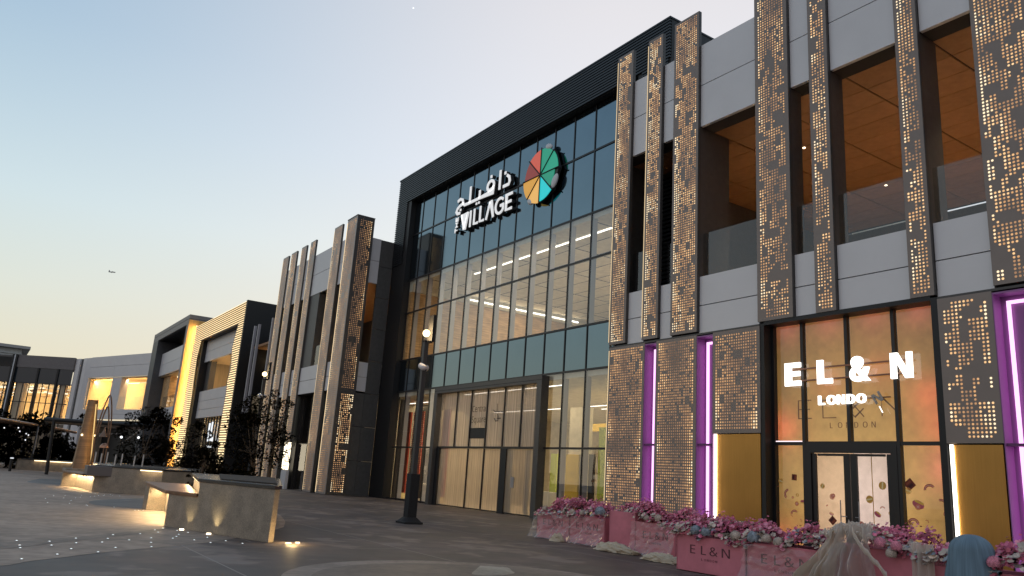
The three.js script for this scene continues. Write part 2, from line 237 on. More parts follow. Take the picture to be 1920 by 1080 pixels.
// ---------------------------------------------------------------- glass entrance block
const ZG = -21.9;
{
  const g = thing('entrance_building', 'tall glass entrance block with a black louvred frame in the middle of the row', 'building', [-34, 0, ZG]);
  part('parapet', [bx(-47.44, -21.41, 19.52, 21.42, -40, -21.56)], M.black, g);
  part('frame_post', bx(-47.44, -45.44, 0, 19.52, -22.1, -21.53), M.black, g); part('frame_post', bx(-23.4, -21.41, 0, 19.52, -26, -21.53), M.black, g);
  const sl = bx(-13, 13, 0, 0.085, 0, 0.11), sj = bx(0, 1.5, 0, 0.085, 0, 0.08), sr = bx(0, 1.6, 0, 0.085, 0, 0.08);
  for (let i = 0; i < 13; i++) piece('louvre_slat', sl, M.slat, g, -34.425, 19.56 + i * 0.146, -21.56);
  for (let i = 0; i < 30; i++) { piece('louvre_slat', sj, M.slat, g, -47.44, 19.41 - i * 0.146, -21.53); if (i < 14) piece('louvre_slat', sr, M.slat, g, -23.1, 19.41 - i * 0.146, -21.53); }
  part('coping', bx(-47.47, -21.38, 21.42, 21.5, -40, -21.42), M.slat, g);
  // curtain wall
  const cols = [-45.4]; for (let k = 12; k >= 0; k--) cols.push(-25.1 - 1.6 * k); cols.push(-23.5);
  const rows = [[0, 3.14, 'v'], [3.14, 6.58, 'v'], [6.58, 8.61, 's'], [8.61, 11.72, 'v'], [11.72, 13.95, 'v'], [13.95, 17.1, 's'], [17.1, 19.5, 's']];
  const gate = (x) => x > -39.6 && x < -29.8, r = rng(5);
  for (let i = 0; i < cols.length - 1; i++) for (const [y0, y1, k] of rows) {
    const xm = (cols[i] + cols[i + 1]) / 2; if (y1 < 6.6 && gate(xm)) continue;
    if (k === 's') part('spandrel_panel', bx(cols[i] + 0.03, cols[i + 1] - 0.03, y0 + 0.03, y1 - 0.03, ZG - 0.06, ZG - 0.012 * (1 + r() * 0.15)), M.spandrel, g);
    else { const p = part('window_pane', pane(cols[i] + 0.03, cols[i + 1] - 0.03, y0 + 0.03, y1 - 0.03, 0), M.glass, g); p.position.z += ZG; p.rotation.y = 0; }
  }
  for (const x of cols.slice(1, -1)) { const low = gate(x) ? 6.5 : 0; part('mullion', bx(x - 0.03, x + 0.03, low, 19.5, ZG - 0.06, ZG + 0.025), M.alu, g); part('mullion_blade', bx(x - 0.03, x + 0.03, Math.max(low, 0.05), 13.9, ZG - 0.34, ZG - 0.065), M.blade, g); }
  for (const [y, a, b] of [[0.06, -45.4, -39.7], [0.06, -29.6, -23.4], [3.14, -45.4, -39.7], [3.14, -29.6, -23.4], [6.58, -45.4, -23.4], [8.61, -45.4, -23.4], [11.72, -45.4, -23.4], [13.95, -45.4, -23.4], [17.1, -45.4, -23.4]]) part('transom', bx(a, b, y - 0.045, y + 0.045, ZG - 0.08, ZG + 0.03), M.alu, g);
  // entrance portal
  const pf = part('portal_frame', [bx(-39.9, -29.47, 6.16, 6.5, ZG - 0.1, ZG + 0.34), bx(-39.9, -39.55, 0, 6.16, ZG - 0.1, ZG + 0.34), bx(-29.85, -29.47, 0, 6.16, ZG - 0.1, ZG + 0.34)], std([0.09, 0.085, 0.08], 0.45, 0.3, { map: rep(T.fine, 1) }), g);
  part('frame_groove', [bx(-39.86, -29.5, 6.28, 6.31, ZG + 0.335, ZG + 0.343)], M.joint, pf);
  const up = [-39.55, -37.74, -36.19, -34.59, -32.97, -31.45, -29.85];
  for (let i = 0; i < 6; i++) {
    const a = up[i], b = up[i + 1];
    if (i === 2) { part('filmed_pane', pane(a, b, 4.18, 6.16, ZG), M.film, g); part('filmed_pane', pane(a, b, 3.14, 3.62, ZG), M.film, g); part('notice_panel', bx(a + 0.02, b - 0.02, 3.62, 4.17, ZG - 0.05, ZG + 0.02), M.black, g); }
    else part('filmed_pane', pane(a, b, 3.14, 6.16, ZG), M.film, g);
    if (i) part('mullion', bx(a - 0.035, a + 0.035, 3.14, 6.16, ZG - 0.08, ZG + 0.06), M.alu, g);
  }
  part('transom', bx(-39.55, -29.85, 3.09, 3.2, ZG - 0.08, ZG + 0.07), M.alu, g);
  const doors = [[-39.2, -36.22], [-36.16, -34.62], [-34.56, -33.02], [-32.5, -29.95]];
  doors.forEach(([a, b], i) => {
    const d = part(i === 3 ? 'door' : 'filmed_pane', pane(a, b, 0.06, 3.08, ZG), M.film2, g);
    part('bottom_rail', bx(a, b, 0.02, 0.08, ZG - 0.03, ZG + 0.03), M.alu, d);
    if (i === 3) { part('door_handle', bx(-32.0, -31.72, 1.25, 1.75, ZG + 0.01, ZG + 0.05), M.poleGrey, d); part('mullion', bx(-31.3, -31.0, 0.08, 3.05, ZG - 0.35, ZG - 0.3), M.blade, d); }
    else part('mullion', bx(b - 0.02, b + 0.05, 0.02, 3.08, ZG - 0.05, ZG + 0.05), M.alu, g);
  });
  part('door_post', bx(-33.02, -32.5, 0, 3.09, ZG - 0.4, ZG + 0.06), M.black, g); part('door_post', bx(-39.55, -39.2, 0, 3.09, ZG - 0.2, ZG + 0.1), M.black, g);
  // etched words over the doors
  { const c = document.createElement('canvas'); c.width = 256; c.height = 256; const q = c.getContext('2d'); q.clearRect(0, 0, 256, 256); q.fillStyle = '#3a3330'; q.font = '78px sans-serif'; q.fillText('Central', 6, 100); q.fillText('Square', 6, 196);
    const t = new THREE.CanvasTexture(c); t.colorSpace = THREE.SRGBColorSpace; t.anisotropy = 8; const w = new THREE.PlaneGeometry(1.5, 1.5); w.translate(-35.4, 4.85, ZG + 0.006); part('lettering', w, new THREE.MeshStandardMaterial({ map: t, transparent: true, roughness: 0.8 }), g);
    const sw = std([0.08, 0.07, 0.065], 0.8), Z0 = ZG + 0.004, Z1 = ZG + 0.01, ar = (pts, x, y, s) => stroke(pts.map(([a, b]) => [x + a * s, y + b * s]), 0.05, Z0, Z1);
    part('lettering', [ar([[0, 0], [0.25, 0], [0.25, 0.2]], -33.3, 4.95, 1), ar([[-0.35, 0.42], [-0.35, 0]], -33.3, 4.95, 1), ar([[-0.7, 0.1], [-0.5, 0], [-0.1, 0]], -33.3, 4.95, 1), ar([[0, 0.05], [0.15, -0.12], [0.4, -0.1], [0.42, 0.18]], -33.9, 4.6, 1), ar([[0.6, 0.25], [0.6, 0], [0.95, 0.02]], -34.2, 4.6, 1)], sw, g); }
  // interior
  part('floor_slab', [bx(-47.3, -21.5, 6.75, 8.45, -40, ZG - 0.12), bx(-47.3, -21.5, 14.15, 19.4, -40, ZG - 0.12)], M.cream, g);
  part('ceiling', [bx(-47.3, -21.5, 13.7, 14.1, -40, ZG - 0.12), bx(-50, -21.5, 6.3, 6.7, -40, ZG - 0.12)], M.cream, g);
  part('interior_floor', [bx(-50, -21.5, -0.2, 0.012, -40, ZG - 0.05), bx(-47.3, -21.5, 8.46, 8.5, -40, ZG - 0.12)], M.floor, g);
  part('interior_wall', [bx(-47.3, -21.5, 6.7, 14, -40.3, -40), bx(-50, -21.5, 0, 6.6, -40.3, -40)], M.cream, g);
  part('interior_wall', [bx(-50.3, -50, 0, 6.3, -40, -22), bx(-21.6, -21.45, 0, 14, -40, -22)], M.cream, g);
  part('interior_wall', [bx(-45.6, -45.2, 8.5, 13.2, -40, ZG - 0.12)], M.woodwall, g); part('cornice', bx(-45.6, -45, 13.2, 13.7, -40, ZG - 0.12), M.cream, g);
  for (let k = 0; k < 9; k++) part('ceiling_joint', bx(-45, -21.6, 13.685, 13.7, -24.4 - k * 1.6, -24.36 - k * 1.6), M.joint, g);
  for (let k = 0; k < 6; k++) part('ceiling_joint', bx(-43 + k * 4, -42.96 + k * 4, 13.68, 13.7, -40, -22.4), M.joint, g);
  part('interior_wall', bx(-36, -28, 8.5, 12.1, -33.2, -33), M.woodwall, g); // lift lobby
  const lamp = (x0, x1, y, z) => { const m = part('ceiling_light', bx(x0, x1, y, y + 0.02, z - 0.06, z + 0.06), M.strip, g); rectLight('ceiling_light_glow', x1 - x0, 0.12, [(x0 + x1) / 2, y - 0.01, z], [0, -1, 0], [1, 0.78, 0.48], 55, g); return m; };
  lamp(-39.6, -27, 13.66, -23.45);  rectLight('unseen_ceiling_wash', 20, 5, [-34, 13.6, -30], [0, -1, 0], [1, 0.8, 0.5], 2.4, g);  // the broad wash is an unseen lamp, placed to light the upper room
  { part('cove_light', bx(-44.99, -44.96, 13.4, 13.5, -36, -26), M.strip, g); rectLight('cove_light_glow', 10, 0.1, [-44.9, 13.42, -31], [1, -0.35, 0], [1, 0.76, 0.46], 16, g); }
  lamp(-39.5, -30, 6.28, -23.4); rectLight('unseen_ceiling_wash', 24, 4, [-38, 6.25, -27.5], [0, -1, 0], [1, 0.78, 0.46], 2.6, g); lamp(-48, -40, 6.28, -31); lamp(-37.5, -26, 6.28, -30.8); lamp(-37.5, -26, 6.28, -32.2); lamp(-49, -46, 6.28, -24.6);  // the wash here is unseen too, lights the ground floor
  // coloured display walls on the ground floor
  for (const [a, b, m] of [[-48.4, -47.3, M.red], [-46.9, -45.5, M.red], [-44.5, -43.6, M.red], [-42.9, -42.1, M.red]]) { const d = part('display_panel', bx(a, b, 0.35, 5.6, -24.05, -23.95), m, g); part('lit_base', bx(a, b, 0.02, 0.34, -24.05, -23.9), glow([1, 0.62, 0.2], 0.5), d); }
  part('column', [bx(-31.55, -30.45, 0, 5.4, -25.6, -25)], M.cream, g); part('column', [bx(-47.2, -46.95, 0, 6.3, -23.5, -23)], M.finSide, g);
  part('display_panel', bx(-31.6, -30.6, 0.4, 3.05, -24.98, -24.9), M.yellow, g); part('display_panel', bx(-29.6, -28.3, 0.4, 4.4, -25.4, -25.3), M.green, g); part('display_panel', bx(-30.3, -29.9, 0.4, 3.1, -25.4, -25.3), M.black, g); part('display_panel', bx(-33.4, -32.9, 0.4, 3.1, -25.4, -25.3), M.green, g);
  part('kiosk', bx(-33.2, -32.1, 0, 1.15, -25, -24.3), M.white, g);
  part('gallery_beam', bx(-34, -23, 4.5, 4.9, -28.2, -28), M.yellow, g);
  part('roof', bx(-47, -21.5, 21.35, 21.41, -40, -22), M.darkTile, g);
}

// ---------------------------------------------------------------- shared pieces of the two perforated wings
const ZF = -18.55, ZP = -18.66;
function fin(parent, x0, x1, y0, y1, o = {}) {
  const { mat = M.fin, side = 0.5, seed = 1, led = true, opts = {} } = o;
  const f = part('fin', bx(x0, x1, y0, y1, ZF - (o.depth ?? 0.13), ZF), mat, parent);
  part('backlit_perforations', holes(x0, x1, y0, y1, ZF + 0.004, { seed, ...opts }), M.holes, f, 'stuff');
  if (led) part('led_strip', bx(x0 - 0.02, x0 + 0.012, y0 + 0.1, y1 - 0.2, ZF - 0.06, ZF + 0.006), glow([1, 0.74, 0.42], o.ledGain ?? 0.75), f);
  part('fin_edge', bx(x1, x1 + 0.012, y0, y1, ZF - (o.depth ?? 0.13), ZF - 0.004), M.finSide, f);
  return f;
}
function bands(parent, spans, mat) { // two stacked cladding panels over and under the terrace opening, with open joints
  for (const [a, b] of spans) for (const [y0, y1] of [[6.56, 7.47], [7.5, 8.46], [13.82, 15.36], [15.39, 16.94]]) part('cladding_panel', bx(a, b, y0, y1, ZP - 0.12, ZP), mat, parent);
}

// ---------------------------------------------------------------- near shop wing with the cafe
{
  const w = thing('shop_wing', 'two storey wing with gold lit perforated fins, open terrace and cafe shopfront at the right', 'building', [-14, 0, ZF]);
  const F = [[-21.35, -20.48, 18.3], [-19.63, -18.87, 18.25], [-18.27, -17.1, 18.3], [-14.7, -13.48, 18.3], [-12.74, -12.12, 18.3], [-10.08, -9.48, 18.3], [-8.14, -6.9, 18.3]];
  F.forEach(([a, b, t], i) => fin(w, a, b, 6.62, t, { seed: 11 + i * 7, led: i < 2, opts: { pitch: i > 2 ? 0.09 : 0.084, size: i > 2 ? 0.028 : 0.028, blank: i > 2 ? 0.34 : 0.24, gain: i > 2 ? 1.1 : 1.2 } }));
  const gaps = [[-20.46, -19.65], [-18.85, -18.29], [-17.08, -14.72], [-13.46, -12.76], [-12.1, -10.1], [-9.46, -8.16], [-6.88, -3.5]];
  bands(w, gaps.map(([a, b]) => [a + 0.005, b - 0.005]), M.panel);
  part('wall_core', [bx(-21.3, -3.5, 6.55, 8.44, -19.4, ZP - 0.14), bx(-21.3, -3.5, 13.84, 16.9, -19.4, ZP - 0.14)], M.joint, w);
  part('roof', bx(-21.3, -3.5, 16.7, 16.92, -34, -19.4), M.darkTile, w);
  part('end_wall', [bx(-21.38, -21.2, 0, 16.9, -34, ZP - 0.14)], M.darkTile, w);
  // terrace
  part('terrace_floor', bx(-21.2, -3.5, 8.2, 8.44, -34, -19.4), M.floor, w);
  part('terrace_wall', [bx(-21.2, -3.5, 8.44, 13.84, -32.6, -32.3), bx(-3.6, -3.4, 8.44, 13.84, -32, -19)], M.darkTile, w);
  for (const [a, b, d] of [[-18.25, -17.11, 20.14], [-14.65, -13.5, 19.22], [-12.72, -12.13, 19.28], [-10.05, -9.49, 19.5]]) part('terrace_column', bx(a, b, 8.44, 13.82, -d, ZF - 0.14), M.darkTile, w);
  const cb = std([0.4, 0.2, 0.09], 0.6, 0, { map: rep(T.fine, 3.1) }), cb2 = std([0.37, 0.185, 0.082], 0.62, 0, { map: rep(T.fine, 2.3) });
  let n = 0; for (let x = -22.15; x < -3.6; x += 2.53) for (let z = -19.4; z > -32; z -= 1.05) { const a = Math.max(x, -21.2), b = Math.min(x + 2.47, -3.6); part('ceiling_panel', bx(a, b, 13.83, 13.87, Math.max(z - 1.02, -32.3), z), (n++ * 7) % 3 ? cb : cb2, w); }
  part('ceiling_void', bx(-21.2, -3.5, 13.9, 13.95, -32.3, -19.4), M.joint, w);
  for (const [x, z] of [[-19.3, -22.6], [-15.8, -22.6], [-11.4, -22.6], [-8.6, -21.4], [-5.4, -21.4], [-15.8, -27.8], [-11.4, -27.8], [-7.6, -27.8]]) {
    part('downlight', cyl(0.05, 0.05, 0.02, x, 13.81, z, 12), M.spot, w);
    const s = new THREE.SpotLight(new THREE.Color(1, 0.68, 0.42), 70, 0, 0.8, 0.6); s.name = 'downlight_beam'; s.position.set(x + 14, 13.79, z - ZF); s.target.position.set(x + 14, 0, z - ZF); s.castShadow = true; w.add(s, s.target);
  }
  for (const [a, b] of [[-20.46, -19.65], [-18.85, -18.29], [-17.08, -14.72], [-13.46, -12.76], [-12.1, -10.1], [-9.46, -8.16]]) part('glass_balustrade', pane(a, b, 8.47, 9.98, ZP - 0.16), phy([0.72, 0.76, 0.78], 0, { transmission: 1, thickness: 0, ior: 1.7, side: THREE.DoubleSide }), w);
  // louvred plant screen behind the two narrow bays
  part('screen_back', bx(-21.2, -18.26, 8.44, 13.82, -20.9, -20.8), M.joint, w);
  for (let k = 0; k < 30; k++) part('screen_slat', bx(-21.1, -18.3, 8.6 + k * 0.17, 8.69 + k * 0.17, -20.8, -20.62), M.slat, w);
  part('terrace_door', [bx(-20.9, -19.1, 8.44, 12.3, -27.2, -27.1)], M.black, w); part('terrace_window', bx(-14.9, -14.2, 8.6, 9.9, -31.9, -31.8), glow([1, 0.62, 0.25], 0.7), w);
  // ground floor: perforated walls, magenta recesses, brass panels
  const W = [[-21.3, -19.47, 0], [-18.9, -17.1, 0], [-16.42, -14.64, 3.38], [-9.43, -8.2, 3.08], [-7.2, -5.6, 0]];
  W.forEach(([a, b, y], i) => { const f = part('perforated_wall', bx(a, b, y, 6.5, ZF - 0.12, ZF), M.fin, w); part('backlit_perforations', holes(a, b, y, 6.5, ZF + 0.004, { seed: 71 + i * 5, shape: i < 3 ? 'square' : 'round', pitch: i < 3 ? 0.088 : 0.092, size: i < 3 ? 0.036 : 0.029, led: 'both', blank: i < 3 ? 0.1 : 0.34, gain: i < 3 ? 0.84 : 1.1 }), M.holes, f, 'stuff'); if (i === 0) part('led_strip', bx(a - 0.02, a + 0.012, 0.3, 6.4, ZF - 0.06, ZF + 0.006), glow([1, 0.74, 0.42], 0.8), f); });
  part('fascia_strip', bx(-21.35, -14.66, 6.5, 6.56, ZF - 0.13, ZF - 0.02), M.finSide, w); part('fascia_strip', bx(-9.45, -3.5, 6.5, 6.56, ZF - 0.13, ZF - 0.02), M.finSide, w);
  part('wall_core', [bx(-21.2, -14.66, 0, 6.5, -19.4, -19.0), bx(-9.4, -3.5, 0, 6.5, -19.4, -19.0)], M.joint, w);
  for (const [a, b] of [[-19.47, -18.9], [-17.1, -16.42], [-8.2, -7.2]]) {
    const s = part('neon_recess', [bx(a, b, 0, 6.46, -19.0, -18.93)], M.magenta, w), wide = b - a > 0.8;
    part('recess_side', [bx(a, a + 0.02, 0, 6.46, -18.93, ZF - 0.01), bx(b - 0.02, b, 0, 6.46, -18.93, ZF - 0.01), bx(a + 0.02, b - 0.02, 6.42, 6.46, -18.93, ZF - 0.01)], M.magenta, s);
    const x = a + (wide ? 0.16 : 0.14), e = b - (wide ? 0.16 : 0.05);
    const tubes = [bx(x, x + 0.07, 0.1, 6.3, -18.93, -18.87), bx(x + 0.07, e, 6.23, 6.3, -18.93, -18.87)]; if (wide) tubes.push(bx(e - 0.07, e, 0.1, 6.23, -18.93, -18.87));
    part('neon_tube', tubes, M.ledMagenta, s);
    part('divider', bx(a + 0.02, b - 0.02, 3.02, 3.08, -18.9, ZF - 0.06), M.magentaDark, s);
    rectLight('neon_glow', 0.08, 6, [x + 0.04, 3.2, -18.86], [0, 0, 1], [1, 0.25, 0.95], 1.3, w);
    rectLight('neon_glow', 0.06, 6, [x - 0.03, 3.2, -18.9], [-1, 0, 0.1], [1, 0.22, 0.95], 0.7, w); rectLight('neon_glow', 0.06, 6, [x + 0.1, 3.2, -18.9], [1, 0, 0.1], [1, 0.22, 0.95], 0.6, w);
  }
  for (const [a, b, y0, y1] of [[-16.38, -14.68, 0.9, 3.36], [-9.38, -8.24, 0.05, 3.05]]) {
    const p = part('brass_panel', rb(a + 0.1, b, y0, y1, ZF - 0.14, ZF - 0.03, 0.012), M.gold, w);
    part('led_strip', bx(a, a + 0.055, y0, y1, ZF - 0.1, ZF - 0.02), M.ledWhite, p);
    rectLight('led_glow', 0.05, y1 - y0, [a + 0.06, (y0 + y1) / 2, ZF - 0.005], [0.97, 0, -0.12], [1, 0.8, 0.5], 16, w);
  }
  part('stone_ledge', rb(-16.6, -14.3, 0, 0.9, -18.7, -18.15, 0.03), M.granite, w);
  // shopfront
  const ZS = -18.95;
  part('shopfront_reveal', [bx(-14.64, -14.5, 0, 6.56, -19.5, ZF - 0.02), bx(-9.6, -9.44, 0, 6.56, -19.5, ZF - 0.02), bx(-14.5, -9.6, 6.5, 6.62, -19.5, ZF - 0.02)], M.black, w);
  const mx = [-14.46, -13.47, -12.1, -10.78, -9.62];
  for (let i = 0; i < 4; i++) {
    part('window_pane', pane(mx[i] + 0.03, mx[i + 1] - 0.03, 3.16, 6.48, ZS), M.clear, w);
    if (i === 0 || i === 3) part('window_pane', pane(mx[i] + 0.03, mx[i + 1] - 0.03, 0.06, 3.06, ZS), M.clear, w);
  }
  mx.forEach((x, i) => part('mullion', bx(x - 0.045, x + 0.045, i === 2 ? 3.1 : 0, 6.5, ZS - 0.09, ZS + 0.06), M.alu, w));
  part('transom', [bx(-14.42, -13.52, 3.06, 3.15, ZS - 0.08, ZS + 0.05), bx(-13.42, -10.83, 3.05, 3.16, ZS - 0.08, ZS + 0.055), bx(-10.73, -9.67, 3.06, 3.15, ZS - 0.08, ZS + 0.05)], M.alu, w);
  part('led_strip', bx(-14.4, -13.55, 3.15, 3.18, ZS + 0.01, ZS + 0.04), glow([1, 0.8, 0.85], 1.3), w);
  part('door_frame', [bx(-13.42, -13.26, 0, 3.05, ZS - 0.08, ZS + 0.07), bx(-10.99, -10.83, 0, 3.05, ZS - 0.08, ZS + 0.07), bx(-13.26, -10.99, 2.86, 3.05, ZS - 0.08, ZS + 0.07)], M.alu, w);
  for (const [a, b, hinge] of [[-13.25, -12.14, 1], [-12.11, -11.0, -1]]) {
    const d = part('door', [bx(a, a + 0.12 + (hinge < 0 ? 0.05 : 0), 0.02, 2.84, ZS - 0.03, ZS + 0.03), bx(b - 0.12 - (hinge > 0 ? 0.05 : 0), b, 0.02, 2.84, ZS - 0.03, ZS + 0.03), bx(a + 0.17, b - 0.17, 0.02, 0.2, ZS - 0.03, ZS + 0.03), bx(a + 0.17, b - 0.17, 2.78, 2.84, ZS - 0.03, ZS + 0.03)], M.alu, w);
    part('door_pane', pane(a + 0.1, b - 0.1, 0.1, 2.8, ZS - 0.005), M.clear, d);
    const hx = hinge > 0 ? b - 0.26 : a + 0.22; part('door_handle', [bar([hx, 0.85, ZS + 0.09], [hx, 1.65, ZS + 0.09], 0.014), bar([hx, 1.25, ZS + 0.09], [hx + 0.14 * hinge, 1.25, ZS + 0.03], 0.012)], M.poleGrey, d);
  }
  // frosted film screens behind the glass, lit by unseen lamps placed behind them
  part('fitout_wall', [bx(-14.46, -9.6, 0, 6.6, ZS - 2.1, ZS - 2.0), bx(-14.56, -14.47, 0, 6.6, ZS - 2.0, ZS - 0.56), bx(-9.6, -9.5, 0, 6.6, ZS - 2.0, ZS - 0.56), bx(-14.46, -9.6, 6.55, 6.62, ZS - 2.0, ZS - 0.1), bx(-14.46, -9.6, -0.1, 0.015, ZS - 2.0, ZS - 0.1)], M.cream, w);
  part('sign_rail', [bx(-13.9, -10.3, 5.14, 5.18, ZS + 0.07, ZS + 0.11), bx(-13.9, -10.3, 4.81, 4.85, ZS + 0.07, ZS + 0.11), bx(-12.9, -10.9, 4.24, 4.27, ZS + 0.07, ZS + 0.1)], std([0.12, 0.05, 0.03], 0.5), w);
  const scr = (n, x0, x1, y0, y1, c, z) => part(n, pane(x0, x1, y0, y1, z), phy(c, 1, { transmission: 1, thickness: 0, ior: 1.3, side: THREE.DoubleSide, map: rep(T.fine, 3) }), w);
  const il = (n, ww, hh, p, d, c, L) => rectLight(n, ww, hh, p, d, c, L, w);
  const am = [0.74, 0.49, 0.19], am2 = [0.7, 0.46, 0.175];
  for (let i = 0; i < 4; i++) { scr('frosted_screen', mx[i] + 0.03, mx[i + 1] - 0.03, 3.14, 6.5, i % 2 ? am : am2, ZS - 0.1 - 0.004 * i); if (i === 0 || i === 3) scr('frosted_screen', mx[i] + 0.03, mx[i + 1] - 0.03, 0.03, 3.08, am, ZS - 0.1 - 0.004 * i); }
  scr('frosted_screen', -13.26, -12.12, 0.03, 2.88, [0.82, 0.6, 0.42], ZS - 0.11); scr('frosted_screen', -12.1, -10.98, 0.03, 2.88, [0.84, 0.71, 0.7], ZS - 0.112);
  part('screen_joint', bx(-11.62, -11.6, 0.03, 2.88, ZS - 0.108, ZS - 0.1), M.amber, w);
  part('unseen_light_panel', bx(-14.2, -9.8, 0.3, 6.2, ZS - 1.99, ZS - 1.96), glow([1, 0.76, 0.46], 0.2), w); il('unseen_light_panel_glow', 4.4, 5.6, [-12, 3.3, ZS - 1.94], [0, 0, 1], [1, 0.88, 0.64], 0.56);  // unseen panel, placed to light the screens from behind
  il('unseen_door_glow', 2.2, 2, [-12.1, 1.5, ZS - 1.9], [0, 0, 1], [1, 0.86, 0.82], 2.0);  // unseen lamp, placed to brighten the door screens
  for (const [x, y, L, c] of [[-14.2, 3.55, 34, 0], [-12.75, 4.75, 12, 0], [-10.05, 4.3, 26, 0], [-9.85, 3.5, 22, 0], [-11.3, 5.0, 13, 0], [-9.8, 2.5, 24, 1], [-14.25, 0.5, 22, 0], [-14, 6.38, 13, 1], [-12.7, 6.38, 12, 1], [-11.4, 6.38, 12, 1], [-10.2, 6.38, 13, 1]]) { part('unseen_colour_lamp', bx(x - 0.12, x + 0.12, y - 0.12, y + 0.12, ZS - 0.72, ZS - 0.65), glow([1, 0.2, 0.22], 0.15), w); il('unseen_colour_lamp_glow', 0.24, 0.24, [x, y, ZS - 0.64], [0, 0, 1], c ? [1, 0.2, 0.6] : [1, 0.15, 0.25], L * 0.42); }  // unseen lamps, placed to give the pink patches on the screens
  // faint name drawn on the hoarding, printed sweets on the lower panes
  { const z = ZS - 0.09, ln = std([0.25, 0.1, 0.03], 0.8), s = (p, wd = 0.03) => stroke(p, wd, z, z + 0.006);
    part('lettering', [s([[-13.3, 3.8], [-13.72, 3.8], [-13.72, 4.3], [-13.3, 4.3]]), s([[-13.72, 4.05], [-13.35, 4.05]]), s([[-12.95, 4.3], [-12.95, 3.8], [-12.55, 3.8]]), s([[-11.75, 3.8], [-12.1, 4.2], [-11.95, 4.32], [-11.85, 4.2], [-12.15, 3.95], [-12.0, 3.8], [-11.75, 4.02]]), s([[-11.25, 3.8], [-11.25, 4.3], [-10.75, 3.8], [-10.75, 4.3]])], ln, w);
    part('lettering', [...'LONDON'].map((ch, i) => { const g = letter(ch, 0.15, 0.006, fontThin); g.translate(-12.75 + i * 0.24, 3.52, z); return g; }), ln, w); }
  const sweet = (q, k, x, y, r) => {
    q.save(); q.translate(x, y); q.rotate(k * 2.1 + x); const kind = k % 5;
    if (kind === 0) { q.fillStyle = '#6b2418'; q.fillRect(-r, -r, 2 * r, 2 * r); q.fillStyle = '#8c4326'; q.fillRect(-r * 0.7, -r * 0.7, r * 1.3, r * 0.5); q.fillStyle = '#3c120c'; q.fillRect(-r * 0.6, 0.1 * r, r * 1.2, r * 0.5); }
    if (kind === 1) { q.fillStyle = '#c96a34'; q.beginPath(); q.arc(0, 0, r, 0, 7); q.fill(); q.fillStyle = '#e58a86'; q.beginPath(); q.arc(0, 0, r * 0.8, 0, 7); q.fill(); q.fillStyle = '#e9c7b4'; q.beginPath(); q.arc(0, 0, r * 0.3, 0, 7); q.fill(); }
    if (kind === 2) { q.fillStyle = '#d9a24a'; q.beginPath(); q.arc(0, 0, r, 0, 7); q.fill(); q.fillStyle = '#f1dca0'; q.fillRect(-r * 0.9, -r * 0.2, r * 1.7, r * 0.4); }
    if (kind === 3) { q.strokeStyle = '#a8452e'; q.lineWidth = r * 0.5; q.beginPath(); q.arc(0, 0, r, 0.3, 2.8); q.stroke(); q.strokeStyle = '#e2a08a'; q.lineWidth = r * 0.2; q.stroke(); }
    if (kind === 4) { q.fillStyle = '#c25a6a'; q.beginPath(); q.ellipse(0, 0, r, r * 0.62, 0, 0, 7); q.fill(); q.fillStyle = '#e7b64c'; q.fillRect(-r * 0.8, r * 0.2, r * 1.5, r * 0.35); }
    q.restore();
  };
  const print = (x0, x1, y0, y1, seed, list) => {
    const c = document.createElement('canvas'); const ch = Math.round(256 * (y1 - y0) / (x1 - x0)); c.width = 256; c.height = ch; const q = c.getContext('2d'), r = rng(seed);
    list.forEach(([u, v, s, k]) => sweet(q, k, u * 256, v * ch, s * 1.35)); for (let i = 0; i < 10; i++) { q.globalAlpha = 0.6; sweet(q, Math.floor(r() * 5), r() * 256, ch * (0.35 + 0.6 * r()), 8 + r() * 14); }
    const t = new THREE.CanvasTexture(c); t.colorSpace = THREE.SRGBColorSpace; const g = new THREE.PlaneGeometry(x1 - x0, y1 - y0); g.translate((x0 + x1) / 2, (y0 + y1) / 2, ZS + 0.004); part(`window_print`, g, new THREE.MeshStandardMaterial({ map: t, transparent: true, roughness: 0.7 }), w);
  };
  print(-14.4, -13.5, 0.1, 3.0, 3, [[0.62, 0.28, 17, 0], [0.4, 0.44, 24, 3], [0.12, 0.32, 15, 2], [0.6, 0.62, 20, 3], [0.9, 0.5, 15, 4]]);
  print(-13.15, -12.25, 0.1, 2.8, 4, [[0.5, 0.62, 19, 0], [0.2, 0.3, 14, 2], [0.7, 0.85, 18, 1], [0.2, 0.85, 20, 2]]);
  print(-12.0, -11.1, 0.1, 2.8, 5, [[0.12, 0.66, 22, 0], [0.4, 0.4, 20, 2], [0.62, 0.53, 20, 4], [0.8, 0.27, 21, 2], [0.38, 0.84, 26, 1], [0.84, 0.86, 22, 3]]);
  print(-10.7, -9.7, 0.1, 3.0, 6, [[0.12, 0.3, 21, 0], [0.6, 0.34, 22, 3], [0.3, 0.46, 28, 4], [0.85, 0.45, 20, 3], [0.16, 0.62, 22, 3], [0.3, 0.92, 18, 0], [0.55, 0.84, 18, 3]]);
}
